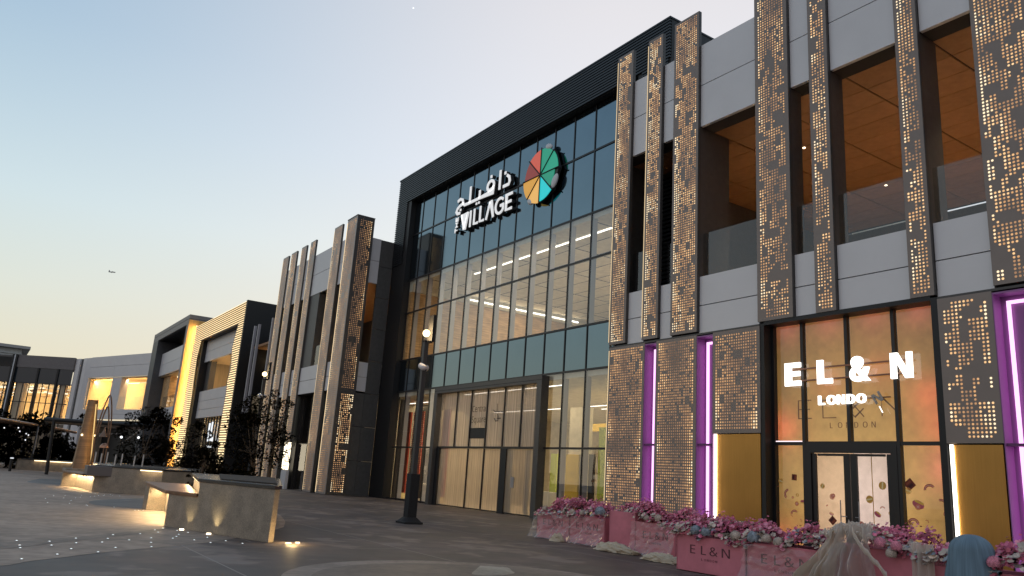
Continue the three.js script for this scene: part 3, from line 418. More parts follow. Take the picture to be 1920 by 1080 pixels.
// illuminated shop sign
{
  const z = -18.8, s = thing('shop_sign', 'white illuminated EL&N letters with LONDO below on the cafe glass', 'sign', [-12.1, 4.1, z]);
  const glyph = (n, ch, x0, x1, y0, y1, d = 0.06) => part(n, fit(letter(ch, 0.6, d, font, 0.012), x0, x1, y0, y1, z), M.sign, s);
  glyph('letter', 'E', -13.94, -13.43, 4.69, 5.34); glyph('letter', 'L', -12.9, -12.45, 4.69, 5.34); glyph('letter', '&', -11.93, -11.36, 4.68, 5.35); glyph('letter', 'N', -10.8, -10.24, 4.69, 5.34);
  [...'LONDO'].forEach((ch, i) => { const x = -12.9 + [0, 0.26, 0.56, 0.84, 1.12][i], wd = [0.19, 0.27, 0.22, 0.24, 0.27][i]; glyph('small_letter', ch, x, x + wd, 4.12, 4.37, 0.04); });
  const nn = fit(letter('N', 0.25, 0.03), -0.12, 0.12, -0.13, 0.13, 0), m = new THREE.Mesh(nn, std([0.35, 0.32, 0.28], 0.6)); m.name = 'unlit_letter'; m.castShadow = true; m.position.set(-11.2 + 12.1, 4.24 - 4.1, 0.01); m.rotation.z = 0.5; m.userData.label = 'unlit letter N hanging loose'; s.add(m);
  part('hanging_lamp', [bar([-11.16, 4.02, z + 0.02], [-11.08, 3.86, z + 0.02], 0.014)], M.sign, s);
  rectLight('sign_glow', 3.6, 0.5, [-12.1, 5.0, z + 0.1], [0, 0, 1], [1, 0.95, 0.85], 1.2, s); rectLight('sign_glow', 3.6, 0.3, [-12.1, 5.0, z - 0.01], [0, 0, -1], [1, 0.8, 0.55], 0.8, s);
}
// building name over the entrance
{
  const z = -21.32, B = -21.6, s = thing('building_sign', 'white three dimensional Arabic and THE VILLAGE letters on the upper glass', 'sign', [-36, 15.5, z]);
  const face = std([0.85, 0.85, 0.84], 0.5, 0, { emissive: new THREE.Color(1, 1, 1), emissiveIntensity: 0.42 }), rim = std([0.03, 0.03, 0.03], 0.6);
  const put = (n, strokes, w) => { const a = part(n, strokes.map((p) => stroke(p, w, z - 0.05, z)), face, s); part('letter_return', strokes.map((p) => stroke(p, w * 0.94, B, z - 0.05)), rim, a); };
  const y0 = 15.57, y1 = 16.58, W = 0.15;
  put('letter', [[[-38.1, y1], [-37.76, y0 + 0.02], [-37.66, y0 + 0.02], [-37.32, y1]]], W);
  put('letter', [[[-37.05, y1], [-37.05, y0]]], W);
  for (const x of [-36.63, -35.98]) put('letter', [[[x, y1], [x, y0 + W / 2], [x + 0.44, y0 + W / 2]]], W);
  put('letter', [[[-35.3, y0], [-34.98, y1], [-34.88, y1], [-34.56, y0]]], W);
  { const p = []; for (let k = 0; k <= 16; k++) { const t = 0.75 + (k / 16) * 4.75; p.push([-33.93 + 0.43 * Math.cos(t), 16.07 + 0.44 * Math.sin(t)]); } p.push([-33.6, 15.8], [-33.6, 16.06], [-33.9, 16.06]); put('letter', [p], W); }
  put('letter', [[[-32.72, y1 - W / 2], [-33.3, y1 - W / 2], [-33.3, y0 + W / 2], [-32.72, y0 + W / 2]], [[-33.25, 16.07], [-32.8, 16.07]]], W);
  // THE, turned upright
  const th = (p) => p.map(([u, v]) => [-38.5 - 0.26 * v, 15.56 + 1.0 * u]);
  put('small_letter', [th([[0.02, 1], [0.3, 1]]), th([[0.16, 1], [0.16, 0]])], 0.055); put('small_letter', [th([[0.38, 0], [0.38, 1]]), th([[0.62, 0], [0.62, 1]]), th([[0.38, 0.5], [0.62, 0.5]])], 0.055); put('small_letter', [th([[0.98, 1], [0.74, 1], [0.74, 0], [0.98, 0]]), th([[0.74, 0.5], [0.94, 0.5]])], 0.055);
  // Arabic line
  const V = 0.17, base = 17.13;
  put('letter', [[[-33.74, base], [-33.18, base], [-33.1, 17.3], [-33.16, 17.55], [-33.4, 17.72]], [[-33.66, 17.9], [-33.5, 17.9]]], V);
  put('letter', [[[-34.1, 18.22], [-34.1, 17.06]]], V);
  { const p = []; for (let k = 0; k <= 14; k++) { const t = -0.9 + (k / 14) * 4.6; p.push([-35.05 + 0.34 * Math.cos(t), 17.56 + 0.3 * Math.sin(t)]); } p.push([-35.2, 17.3], [-34.72, 17.34]); put('letter', [p, [[-34.72, 17.5], [-34.74, base], [-36.2, base], [-37.2, base], [-37.9, base + 0.02], [-38.05, 17.3], [-38.15, 17.55], [-38.42, 17.66], [-38.72, 17.58]], [[-36.2, base], [-36.2, 17.62]], [[-37.28, base], [-37.28, 18.15]]], V); }
  put('letter', [[[-38.0, 17.28], [-38.4, 17.24], [-38.7, 17.1], [-38.8, 16.93], [-38.66, 16.78], [-38.34, 16.76]]], V);
  put('letter_dot', [[[-35.12, 18.12], [-34.96, 18.12]]], 0.16); s.position.set(-36.415, 15.68, z - 0.25); put('letter_dot', [[[-36.55, 16.86], [-36.42, 16.86]], [[-36.28, 16.86], [-36.15, 16.86]]], 0.13); put('letter_dot', [[[-38.38, 16.95], [-38.24, 16.95]]], 0.13);
}
{
  const z = -21.36, s = thing('round_emblem', 'round emblem of eight coloured wedges beside the building name', 'emblem', [-30.27, 16.76, z]);
  const cx = -30.27, cy = 16.76, wedge = (t0, t1, r, z0, z1) => { const sh = new THREE.Shape(); sh.moveTo(cx, cy); const n = 8; for (let k = 0; k <= n; k++) { const t = t0 + ((t1 - t0) * k) / n; sh.lineTo(cx + r * Math.cos(t), cy + r * Math.sin(t)); } const g = new THREE.ExtrudeGeometry(sh, { depth: z1 - z0, bevelEnabled: false }); g.translate(0, 0, z0); return g; };
  const P = Math.PI / 4, face = (c, e) => std(c, 0.45, 0, { emissive: new THREE.Color(...c), emissiveIntensity: e });
  const cols = [[0.02, 0.33, 0.2], [0.02, 0.3, 0.18], [0.58, 0.1, 0.06], [0.24, 0.04, 0.03], [0.68, 0.34, 0.05], [0.85, 0.47, 0.12], [0.02, 0.6, 0.62], [0.02, 0.28, 0.17]], rad = [1.46, 1.42, 1.43, 1.38, 1.5, 1.5, 1.45, 1.2];
  cols.forEach((c, k) => part('coloured_wedge', wedge(k * P + 0.03, (k + 1) * P - 0.03, rad[k], z - 0.04, z), face(c, 0.55), s));
  part('backing', [wedge(0, Math.PI * 2, 1.5, -21.6, z - 0.05)], std([0.02, 0.02, 0.02], 0.5), s);
  for (let k = 0; k < 8; k++) part('spoke', bar([cx, cy, z + 0.01], [cx + 1.52 * Math.cos(k * P), cy + 1.52 * Math.sin(k * P), z + 0.01], 0.035, 6), M.black, s);
  const chip = (t, r, w) => { const g = new THREE.SphereGeometry(1, 14, 10); g.scale(w, w * 0.55, 0.1); g.rotateZ(t + 1.57); g.translate(cx + r * Math.cos(t), cy + r * Math.sin(t), z - 0.06); return g; };
  for (const q of [[1.2, 1.52, 0.3], [-0.5, 1.36, 0.4], [4.1, 1.5, 0.28]]) part('pale_leaf', chip(...q), std([0.62, 0.64, 0.66], 0.4), s); s.position.set(-30.625, 16.94, z - 0.22);
}

// ---------------------------------------------------------------- far perforated wing left of the entrance block
{
  const w = thing('perforated_wing', 'two storey wing with tall pale perforated fins left of the entrance block', 'building', [-55, 0, ZF]);
  const F = [[-62.55, -61.2], [-60.5, -59.2], [-58.1, -57.0], [-56.1, -55.0], [-51.3, -49.85]];
  F.forEach(([a, b], i) => fin(w, a, b, i === 3 ? 3.2 : 0.02, 18.2, { mat: M.finLight, seed: 131 + i * 3, ledGain: 1.0, opts: { pitch: 0.13, size: 0.042, shape: 'square', blank: 0.1, gain: 1.0 } }));
  part('light_box', bx(-56.05, -55.0, 1.3, 3.18, ZF - 0.13, ZF + 0.01), glow([1, 0.86, 0.62], 2.2), w); rectLight('light_box_glow', 1, 1.8, [-55.5, 2.2, ZF + 0.03], [0, 0, 1], [1, 0.8, 0.52], 2, w);
  part('plinth', bx(-56.1, -55.0, 0, 1.28, ZF - 0.2, ZF), M.panel2, w);
  // corner pier, perforated on two faces
  const c = part('corner_fin', bx(-48.95, -47.26, 0.02, 18.2, -19.8, ZF), M.finLight, w);
  part('backlit_perforations', holes(-48.95, -47.26, 0.05, 18.15, ZF + 0.004, { seed: 201, pitch: 0.13, size: 0.042, shape: 'square', blank: 0.1, gain: 0.95 }), M.holes, c, 'stuff');
  part('led_strip', bx(-48.97, -48.9, 0.1, 18, ZF - 0.06, ZF + 0.008), glow([1, 0.74, 0.42], 1.1), c);
  part('side_panel', bx(-47.26, -47.25, 0.02, 18.2, -19.8, ZF - 0.02), M.finSide, c);
  part('backlit_perforations', holes(18.75, 19.78, 0.05, 6.4, -47.246, { axis: 'x', seed: 211, pitch: 0.125, size: 0.044, shape: 'square', blank: 0.1, gain: 1.15, led: 'both' }), M.holes, c, 'stuff');
  part('backlit_perforations', holes(18.65, 19.78, 6.5, 18.1, -47.246, { axis: 'x', seed: 217, pitch: 0.125, size: 0.04, shape: 'square', blank: 0.16, gain: 0.85, led: 'high' }), M.holes, c, 'stuff');
  part('pier_cap', bx(-48.97, -47.24, 18.2, 18.26, -19.82, ZF + 0.02), M.finSide, c);
  // cladding
  const gaps = [[-61.19, -60.51], [-59.19, -58.11], [-56.99, -56.11], [-54.98, -51.32], [-49.83, -48.96]];
  bands(w, gaps, M.panel2);
  part('wall_core', [bx(-62.5, -47.6, 6.55, 8.44, -19.6, ZP - 0.14), bx(-62.5, -47.6, 13.84, 16.9, -19.6, ZP - 0.14)], M.joint, w);
  for (const [y0, y1] of [[6.56, 7.47], [7.5, 8.46], [13.82, 15.36], [15.39, 16.94]]) part('cladding_panel', bx(-47.55, -47.4, y0, y1, -20.5, -19.82), M.panel2, w);
  for (let k = 0; k < 8; k++) { const y = 0.02 + k * 2.15; if (y < 6) part('dark_tile', bx(-47.55, -47.4, y, Math.min(y + 2.12, 6.53), -20.5, -19.82), M.darkTile, w); part('dark_tile', bx(-47.55, -47.41, y, Math.min(y + 2.12, 16.92), -21.5, -20.52), M.darkTile, w); }
  part('roof', bx(-62.5, -47.6, 16.7, 16.9, -34, -19.6), M.darkTile, w);
  part('terrace_floor', bx(-62.5, -47.45, 8.2, 8.44, -34, -18.85), M.floor, w); part('terrace_ceiling', bx(-62.5, -47.45, 13.85, 13.95, -34, -18.85), M.ceilWood, w);
  part('terrace_wall', [bx(-62.5, -47.5, 0, 13.84, -26, -25.8), bx(-62.6, -62.5, 0, 16.9, -34, -18.7)], M.darkTile, w);
  for (const [a, b] of [[-62.5, -61.25], [-60.45, -59.25], [-58.05, -57.05], [-56.05, -53.2], [-51.25, -49.9]]) part('terrace_column', bx(a, b, 8.44, 13.82, -19.5, ZF - 0.14), M.darkTile, w);
  part('terrace_window', [bx(-53.4, -52.6, 8.5, 11.6, -25.75, -25.7)], M.black, w);
  for (const [x, z] of [[-53, -22], [-49, -22], [-59, -22]]) { part('downlight', cyl(0.06, 0.06, 0.02, x, 13.82, z, 10), M.spot, w); const s = new THREE.SpotLight(new THREE.Color(1, 0.66, 0.34), 80, 0, 0.9, 0.6); s.name = 'downlight_beam'; s.position.set(x + 55, 13.8, z - ZF); s.target.position.set(x + 55, 0, z - ZF); s.castShadow = true; w.add(s, s.target); }
  for (const [a, b] of [[-54.98, -51.32], [-49.83, -48.96]]) part('glass_balustrade', pane(a, b, 8.47, 9.9, ZP - 0.16), M.clear, w);
  // ground floor glazing
  for (const [a, b] of gaps) { part('shop_glass', pane(a, b, 0.05, 6.5, -19.2), M.clear, w); part('shop_frame', [bx(a, a + 0.06, 0, 6.52, -19.25, -19.15), bx((a + b) / 2 - 0.03, (a + b) / 2 + 0.03, 0, 6.52, -19.25, -19.15), bx(a + 0.06, b, 3.1, 3.18, -19.25, -19.16)], M.alu, w); }
  for (const [a, b] of F) part('ground_column', bx(a, b, 0, 6.55, -20, -19.0), M.black, w); part('shop_floor', bx(-62.5, -47.6, -0.1, 0.012, -26, -19.3), M.floor, w);
  part('shop_lamp', bx(-53.6, -53.2, 1.2, 3.4, -22, -21.9), glow([1, 0.6, 0.25], 0.5), w);
  // recessed link to the louvred building
  part('link_wall', bx(-72, -62.6, 0, 13.4, -26, -21.6), M.black, w); part('link_parapet', bx(-71.9, -69.2, 5.85, 7.5, -20.4, -20.3), M.tan, w); part('link_parapet', bx(-68.4, -64.6, 5.8, 7.55, -20.4, -20.3), M.panel, w);
  part('link_ceiling', bx(-72, -62.6, 11.8, 12.0, -21.6, -19.8), M.ceilWood, w); part('link_window', bx(-72, -69.6, 10.4, 11.7, -21.55, -21.5), M.tan, w); part('unseen_link_light', bx(-72, -69.8, 10.5, 10.6, -21.45, -21.4), M.ledWarm, w); rectLight('unseen_link_light_glow', 2.2, 0.1, [-70.9, 10.62, -21.35], [0, 0.9, 0.1], [1, 0.75, 0.4], 10, w);  // link strip lamp is unseen, placed to light the balcony gold
  for (const [x, a, b] of [[-68.3, 5.6, 13.24], [-67.1, 5.5, 13.24], [-63.35, 5.5, 13.3]]) part('slim_fin', bx(x - 0.1, x + 0.1, a, b, -18.75, -18.55), M.blade, w);
}

// ---------------------------------------------------------------- gold louvred building
{
  const b = thing('louvred_building', 'building framed by glowing golden horizontal louvres with a black side wall', 'building', [-82, 0, -18.6]);
  part('side_wall', bx(-72.4, -72.05, 0, 16.2, -34, -18.62), M.black, b); part('roof', bx(-92.1, -72.4, 15.9, 16.18, -34, -19), M.darkTile, b); part('far_wall', bx(-92.4, -92.1, 0, 16, -34, -18.7), M.tan, b);
  const lerpy = (t, y) => { let i = 0; while (i < t.length - 2 && t[i + 1][0] < y) i++; const [a, va] = t[i], [c, vc] = t[i + 1]; return mix(va, vc, clamp((y - a) / (c - a), 0, 1)); };
  const RI = [[0, -74.5], [2.2, -74.6], [3.4, -75.0], [5.4, -75.1], [7.6, -74.9], [8.8, -75.15], [9.8, -74.5], [11.8, -75.2], [12.9, -74.8], [14.2, -74.1]], LI = [[0, -89.1], [4.5, -89.3], [8, -89.3], [10, -89.6], [12.2, -89.85], [14.2, -89.0]];
  const slatM = std([0.34, 0.24, 0.12], 0.5, 0.1), line = glow([1, 0.74, 0.4], 1.7);
  for (let k = 0; k < 73; k++) {
    const y = 0.1 + k * 0.22, runs = y > 14.1 ? [[-92.1, -72.1]] : [[lerpy(RI, y), -72.1], [-92.3, lerpy(LI, y)]];
    for (const [x0, x1] of runs) { const s = part('louvre_slat', bx(x0, x1, y, y + 0.1, -18.85, -18.6), slatM, b); part('led_line', bx(x0 + 0.02, x1 - 0.02, y + 0.1, y + 0.2, -18.72, -18.66), line, s); }
  }
  part('louvre_backing', [bx(-74.0, -72.4, 0, 16.1, -18.95, -18.9), bx(-92.1, -89.9, 0, 16.1, -18.95, -18.9), bx(-89.9, -74.0, 14.2, 16.1, -18.95, -18.9)], M.joint, b);
  part('reveal', bx(-89.6, -89.0, 0, 14.2, -20.2, -18.97), M.black, b); part('reveal', bx(-89.8, -74, 14.22, 14.4, -20.2, -18.97), M.black, b);
  for (const [y0, y1] of [[11.9, 13.0], [13.03, 14.2], [5.85, 6.7], [6.73, 7.6], [7.63, 8.7]]) part('cladding_panel', bx(-89, -73, y0, y1, -19.6, -19.4), M.panel2, b);
  part('terrace_back', bx(-89, -73, 8.4, 12, -24, -23.9), M.tan, b); part('terrace_ceiling', bx(-89, -73, 11.95, 12.05, -24, -19.6), M.tan, b); part('terrace_floor', bx(-89, -73, 8.2, 8.4, -24, -19.6), M.floor, b);
  part('terrace_opening', [bx(-87, -85.2, 8.6, 10.6, -23.85, -23.8)], M.black, b); part('terrace_column', bx(-80, -77.2, 8.4, 11.95, -20.6, -19.9), M.tan, b); part('terrace_column', bx(-88.8, -87.2, 8, 11.95, -20.3, -19.7), M.finSide, b);
  part('cove_light', bx(-88, -74, 11.8, 11.86, -23.7, -23.6), M.ledWarm, b); rectLight('cove_light_glow', 14, 0.1, [-81, 11.78, -23.5], [0, -0.5, 1], [1, 0.7, 0.36], 75, b); rectLight('unseen_terrace_glow', 14, 0.1, [-81, 8.8, -23.4], [0, 0.9, 0.3], [1, 0.7, 0.36], 60, b);  // unseen cove and floor lamps, placed to light this terrace gold
  part('shop_back', bx(-89, -73, 0, 5.85, -21.2, -21), M.tan, b); for (let k = 0; k < 14; k++) part('shop_mullion', bx(-88.6 + k * 1.1, -88.5 + k * 1.1, 0, 5.85, -19.75, -19.6), M.alu, b);
  for (let k = 0; k < 14; k++) part('shop_glass', pane(-88.5 + k * 1.1, -87.4 + k * 1.1, 0.1, 5.8, -19.66), M.clear, b);
  part('shop_lamp', bx(-88, -74, 5.6, 5.65, -20.6, -20.5), glow([1, 0.72, 0.4], 1), b); rectLight('shop_lamp_glow', 14, 0.1, [-81, 5.58, -20.5], [0, -1, 0], [1, 0.72, 0.42], 30, b);  // unseen strip lamp, placed to light the shop back
  part('shop_sign', [stroke([[-82.2, 3.4], [-82.2, 5.2]], 0.5, -19.4, -19.35), stroke([[-81.2, 5.3], [-81.2, 3.6], [-80.2, 3.6]], 0.42, -19.4, -19.35), stroke([[-82.4, 2.9], [-80.4, 2.9]], 0.22, -19.4, -19.35)], glow([0.9, 0.95, 1], 1.0), b);
}

// ---------------------------------------------------------------- grey framed building
{
  const b = thing('framed_building', 'grey box framed building with an open terrace and gold lit side beyond the louvres', 'building', [-104, 0, -17.9]), z = -17.9, mg = std([0.2, 0.19, 0.19], 0.5, 0.1, { map: rep(T.fine, 3) }), dk = std([0.075, 0.08, 0.088], 0.5, 0.1, { map: rep(T.fine, 3) });
  part('top_beam', [bx(-114, -93, 16.5, 17.1, -26, z), bx(-114, -93, 17.15, 17.6, -26, z)], mg, b); part('beam_groove', bx(-114, -93, 17.1, 17.15, -26, z - 0.05), M.joint, b);
  part('frame_post', bx(-114, -110.6, 0, 16.5, -21, z), dk, b); part('frame_post', bx(-94, -93.02, 0, 16.5, -21, z), mg, b);
  part('gold_lit_side', bx(-93.02, -92.98, 0, 17.0, -26, z), M.yellowLitWall, b);  // yellow light falling on this side is put into its colour
  part('unseen_wash_light', bx(-92.6, -92.55, 0.1, 16.4, -18.74, -18.71), M.ledWarm, b); rectLight('unseen_wash_light_glow', 0.06, 16, [-92.58, 8.2, -18.68], [-0.7, 0, 0.7], [1, 0.66, 0.3], 110, b);  // unseen strip, placed to light the yellow side
  for (const [y0, y1] of [[11.8, 13.2], [13.23, 14.75], [6.0, 6.7], [6.73, 7.45]]) part('cladding_panel', bx(-110.6, -94, y0, y1, -19, -18.7), M.panel2, b);
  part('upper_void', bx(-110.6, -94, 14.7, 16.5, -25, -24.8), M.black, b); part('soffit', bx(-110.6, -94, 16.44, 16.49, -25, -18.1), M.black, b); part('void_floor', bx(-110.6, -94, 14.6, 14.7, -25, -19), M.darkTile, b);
  part('terrace_back', bx(-110.6, -94, 7.2, 11.8, -25, -24.8), M.woodwall, b); part('terrace_ceiling', bx(-110.6, -94, 11.7, 11.79, -25, -19), M.tan, b); part('terrace_floor', bx(-110.6, -94, 7, 7.2, -25, -19), M.floor, b);
  part('terrace_wall', bx(-110.5, -106.4, 7.2, 11.7, -20.4, -19.4), M.woodwall, b); part('terrace_opening', bx(-103.6, -97.6, 7.3, 10.9, -24.7, -24.6), M.black, b); part('terrace_frame', [bx(-101.5, -101.35, 7.3, 10.9, -24.6, -24.5), bx(-99.6, -99.45, 7.3, 10.9, -24.6, -24.5), bx(-101.35, -99.6, 9.3, 9.45, -24.6, -24.5)], M.poleGrey, b);
  part('cove_light', bx(-106, -94.4, 11.55, 11.65, -20.2, -20.1), M.ledWarm, b); rectLight('cove_light_glow', 11, 0.1, [-100, 11.5, -20.05], [0, -0.7, -0.7], [1, 0.7, 0.36], 80, b); rectLight('unseen_terrace_glow', 14, 0.1, [-102, 7.5, -23.5], [0, 1, 0], [1, 0.7, 0.36], 50, b);  // unseen lamps, placed to warm the terrace of the framed building
  part('glass_balustrade', pane(-106, -94, 7.45, 8.9, -18.85), M.clear, b);
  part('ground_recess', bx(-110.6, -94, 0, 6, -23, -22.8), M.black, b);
}

// ---------------------------------------------------------------- end of the square: grey terrace building and glass hall
{
  const O = [-150.7, 0, -12.4], a = 0.3415, d = thing('terrace_building', 'low grey building with amber lit terrace at the end of the square', 'building', O, a);
  const W = (x, y, z) => [O[0] + x * Math.cos(a) + z * Math.sin(a), y, O[2] - x * Math.sin(a) + z * Math.cos(a)], N = (x, z) => [x * Math.cos(a) + z * Math.sin(a), 0, -x * Math.sin(a) + z * Math.cos(a)];
  for (let k = 0; k < 5; k++) for (const [y0, y1] of [[13.5, 15.2], [15.24, 16.9], [6.8, 7.55], [7.58, 8.32]]) part('cladding_panel', bx(5 + k * 8, 12.97 + k * 8, y0, y1, -0.3, 0), M.panel2, d);
  for (const [x0, x1, m] of [[-0.5, 1.0, M.panel], [1.0, 2.2, M.darkTile], [2.2, 3.2, M.panel], [3.2, 4.98, M.panel2]]) part('pilaster', bx(x0, x1, 0, 16.85, -1, m === M.darkTile ? -0.25 : 0), m, d);
  const terr = std([0.78, 0.6, 0.34], 0.6, 0, { map: rep(T.fine, 4) });
  part('terrace_back', bx(5, 45, 8.3, 13.2, -5.2, -5), terr, d); part('terrace_floor', bx(5, 45, 8.1, 8.3, -5, -0.3), M.floor, d); part('terrace_ceiling', bx(5, 45, 13.3, 13.45, -5, -0.3), terr, d); part('terrace_end', bx(4.9, 5.3, 8.3, 13.3, -5, -0.3), terr, d);
  part('column', bx(12.6, 15.4, 8.3, 13.4, -1.4, -0.2), M.panel2, d); part('slatted_wall', bx(16.2, 24, 8.3, 12.3, -4.2, -4), M.woodwall, d); for (let k = 0; k < 6; k++) part('slatted_wall_post', bx(16.4 + k * 1.3, 16.55 + k * 1.3, 8.3, 12.4, -3.98, -3.9), M.black, d); part('glass_balustrade', pane(15.5, 24, 8.32, 10.3, -0.15), M.clear, d);
  part('wall_joint', [bx(5.3, 12.5, 9.9, 9.94, -4.99, -4.97), bx(5.3, 12.5, 11.4, 11.44, -4.99, -4.97), bx(8.9, 8.94, 8.3, 13.2, -4.99, -4.97)], M.tan, d);
  part('cove_light', bx(5.4, 12.4, 13.1, 13.18, -4.8, -4.7), M.ledWarm, d); part('cove_light', bx(15.6, 30, 12.9, 12.98, -4.8, -4.7), M.ledWarm, d);  // cove strips are unseen lamps for the amber terrace
  rectLight('unseen_terrace_cove', 8, 0.15, W(9, 13.0, -1.0), [N(0, -1)[0], -0.5, N(0, -1)[2]], [1, 0.7, 0.34], 150); rectLight('unseen_terrace_cove', 12, 0.15, W(21, 13.0, -1.0), [N(0, -1)[0], -0.5, N(0, -1)[2]], [1, 0.68, 0.32], 80); rectLight('unseen_terrace_cove', 8, 0.15, W(9, 8.5, -1.2), [N(0, -0.7)[0], 0.9, N(0, -0.7)[2]], [1, 0.7, 0.34], 70);  // unseen area lamps, placed to light the terrace amber
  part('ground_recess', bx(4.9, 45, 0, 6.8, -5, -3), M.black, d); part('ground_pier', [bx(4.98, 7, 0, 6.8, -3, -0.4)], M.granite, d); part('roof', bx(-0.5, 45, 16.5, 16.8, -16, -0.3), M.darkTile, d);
}
{
  const O = [-150.7, 0, -12.4], a = 0.907, e = thing('glass_hall', 'amber lit glass hall with dark posts at the far left corner', 'building', O, a), W = (x, y, z) => [O[0] + x * Math.cos(a) + z * Math.sin(a), y, O[2] - x * Math.sin(a) + z * Math.cos(a)], N = (x, z) => [x * Math.cos(a) + z * Math.sin(a), -x * Math.sin(a) + z * Math.cos(a)];
  const fas = std([0.15, 0.14, 0.14], 0.5, 0.1, { map: rep(T.fine, 3) }), sp = phy([0.012, 0.022, 0.03], 0.15, { ior: 1.5 });
  part('fascia', bx(-10.6, -0.45, 14.93, 17, -0.3, 0.05), fas, e);
  const px = [-21.5, -17.4, -14.2, -11.2, -6.55, -3.05, -0.4];
  for (let i = 0; i < px.length - 1; i++) {
    part('spandrel_glass', bx(px[i] + 0.1, px[i + 1] - 0.1, 12.36, 14.9, -0.14, -0.06), sp, e);
    const n = px[i + 1] - px[i] > 4 ? 4 : 3, s = (px[i + 1] - px[i]) / n;
    for (let k = 0; k < n; k++) { part('window_pane', pane(px[i] + k * s, px[i] + (k + 1) * s, 0.1, 12.3, -0.1), M.clear, e); if (k) part('mullion', bx(px[i] + k * s - 0.05, px[i] + k * s + 0.05, 0, 12.3, -0.16, -0.02), M.alu, e); }
    part('post', bx(px[i] - 0.16, px[i] + 0.16, 0, 14.92, -0.5, 0.1), M.black, e);
    for (const y of [6.2, 9.1, 12.33]) part('transom', bx(px[i] + 0.17, px[i + 1] - 0.17, y - 0.06, y + 0.06, -0.18, -0.03), M.alu, e);
  }
  part('corner_post', [bx(-11.5, -11.28, 0, 17.05, -0.4, 0.3), bx(-10.95, -10.62, 0, 17.05, -0.4, 0.3)], M.black, e); part('corner_rail', bx(-11.27, -11.0, 0, 17, 0.0, 0.2), std([0.4, 0.45, 0.5], 0.3, 0.6), e);
  part('spandrel_glass', bx(-40, -21.7, 0, 14.9, -0.14, -0.06), sp, e);
  part('interior_back', bx(-40, -0.4, 0, 12.2, -9.2, -9), std([0.8, 0.56, 0.26], 0.7, 0, { map: rep(T.fine, 4) }), e); part('interior_floor', bx(-40, -0.4, 5.7, 6.0, -9, -0.3), M.floor, e); part('interior_ceiling', bx(-40, -0.4, 12.3, 12.5, -9, -0.2), M.cream, e); part('column', [bx(-10.4, -9, 0, 12.3, -1.6, -0.6), bx(-2.7, -1.7, 0, 12.3, -1.4, -0.6)], M.tan, e); part('hall_end', bx(-0.35, -0.1, 0, 12.3, -9, -0.2), M.tan, e);
  const r = rng(44), st = [glow([1, 0.82, 0.58], 1.5), glow([1, 0.7, 0.4], 0.8), M.cream, M.woodwall]; // bright shelves and ceiling fittings seen through the glass
  for (let k = 0; k < 90; k++) { const x = -20.5 + r() * 19.6, y = 10.2 + r() * 1.9, z = -1.2 - r() * 4; part('ceiling_fitting', bx(x, x + 0.5 + r() * 0.9, y, y + 0.08 + r() * 0.16, z, z + 0.3), st[Math.floor(r() * 4)], e); }
  rectLight('unseen_hall_glow', 20, 0.3, W(-11, 12.1, -2.5), [N(0, -1)[0], -1.2, N(0, -1)[1]], [1, 0.74, 0.42], 55); rectLight('unseen_hall_glow', 20, 0.3, W(-11, 6.3, -2.5), [N(0, -1)[0], 0.9, N(0, -1)[1]], [1, 0.74, 0.42], 36);  // unseen area lamps, placed to fill the hall with amber light
  part('roof', bx(-40, -0.45, 16.6, 16.9, -20, -0.3), M.darkTile, e);
}
{
  const f = thing('pale_building', 'plain pale building with overhanging roof edge behind the glass hall', 'building', [-230, 0, -1]), m = std([0.4, 0.43, 0.44], 0.6, 0, { map: rep(T.fine, 6) });
  part('wall', bx(-250, -230, 0, 25.6, -6.3, 40), m, f); part('roof', bx(-250.8, -228.6, 25.6, 26.3, -8.0, 41), std([0.3, 0.3, 0.3], 0.6), f); part('cornice', bx(-250.2, -229.7, 24.2, 24.45, -6.5, 40.2), m, f);
}

// ---------------------------------------------------------------- lamp posts
function lampPost(label, pos) {
  const p = thing('lamp_post', label, 'lamp post', pos, 0, 'dark square lamp posts on the square'); OFF.set(p, [0, 0, 0]);
  part('base_plate', [rb(-0.34, 0.34, 0, 0.07, -0.34, 0.34, 0.02), (() => { const g = new THREE.CylinderGeometry(0.24, 0.42, 0.14, 4, 1); g.rotateY(Math.PI / 4); g.translate(0, 0.14, 0); return g; })()], M.pole, p);
  part('lower_shaft', rb(-0.165, 0.165, 0.18, 1.6, -0.165, 0.165, 0.015), M.pole, p);
  part('shaft', rb(-0.08, 0.08, 1.6, 6.1, -0.08, 0.08, 0.01), M.shaft, p);
  const h = part('lamp_head', [rb(-0.16, 0.2, 6.1, 7.05, -0.24, -0.12, 0.02), bx(-0.1, 0.1, 6.06, 6.12, -0.2, 0.1)], M.pole, p);
  const bulb = new THREE.SphereGeometry(0.13, 20, 14); bulb.translate(0.02, 6.38, 0.02); part('bulb', bulb, M.lamp, h);
  const l = new THREE.PointLight(new THREE.Color(1, 0.72, 0.38), 14); l.name = 'bulb_light'; l.position.set(0.02, 6.38, 0.02); l.shadow.radius = 6; l.castShadow = true; p.add(l);
  for (const s of [-1, 1]) { const g = new THREE.CapsuleGeometry(0.11, 0.18, 6, 14); g.rotateZ(Math.PI / 2 - s * 0.35); g.translate(-s * 0.02 + s * 0.24, 5.2 - 0.03, s * 0.16); part('speaker', g, std([0.6, 0.56, 0.54], 0.5), p); part('bracket', bar([0, 5.2, 0], [s * 0.16, 5.2, s * 0.12], 0.03), M.pole, p); }
  return p;
}
const lp = lampPost('dark lamp post with two pale speakers standing alone before the entrance block', [-23.9, 0, -12.4]);
copy(lp, 'lamp post rising behind the small tree in front of the perforated wing', [-43.0, 0, -12.62]);

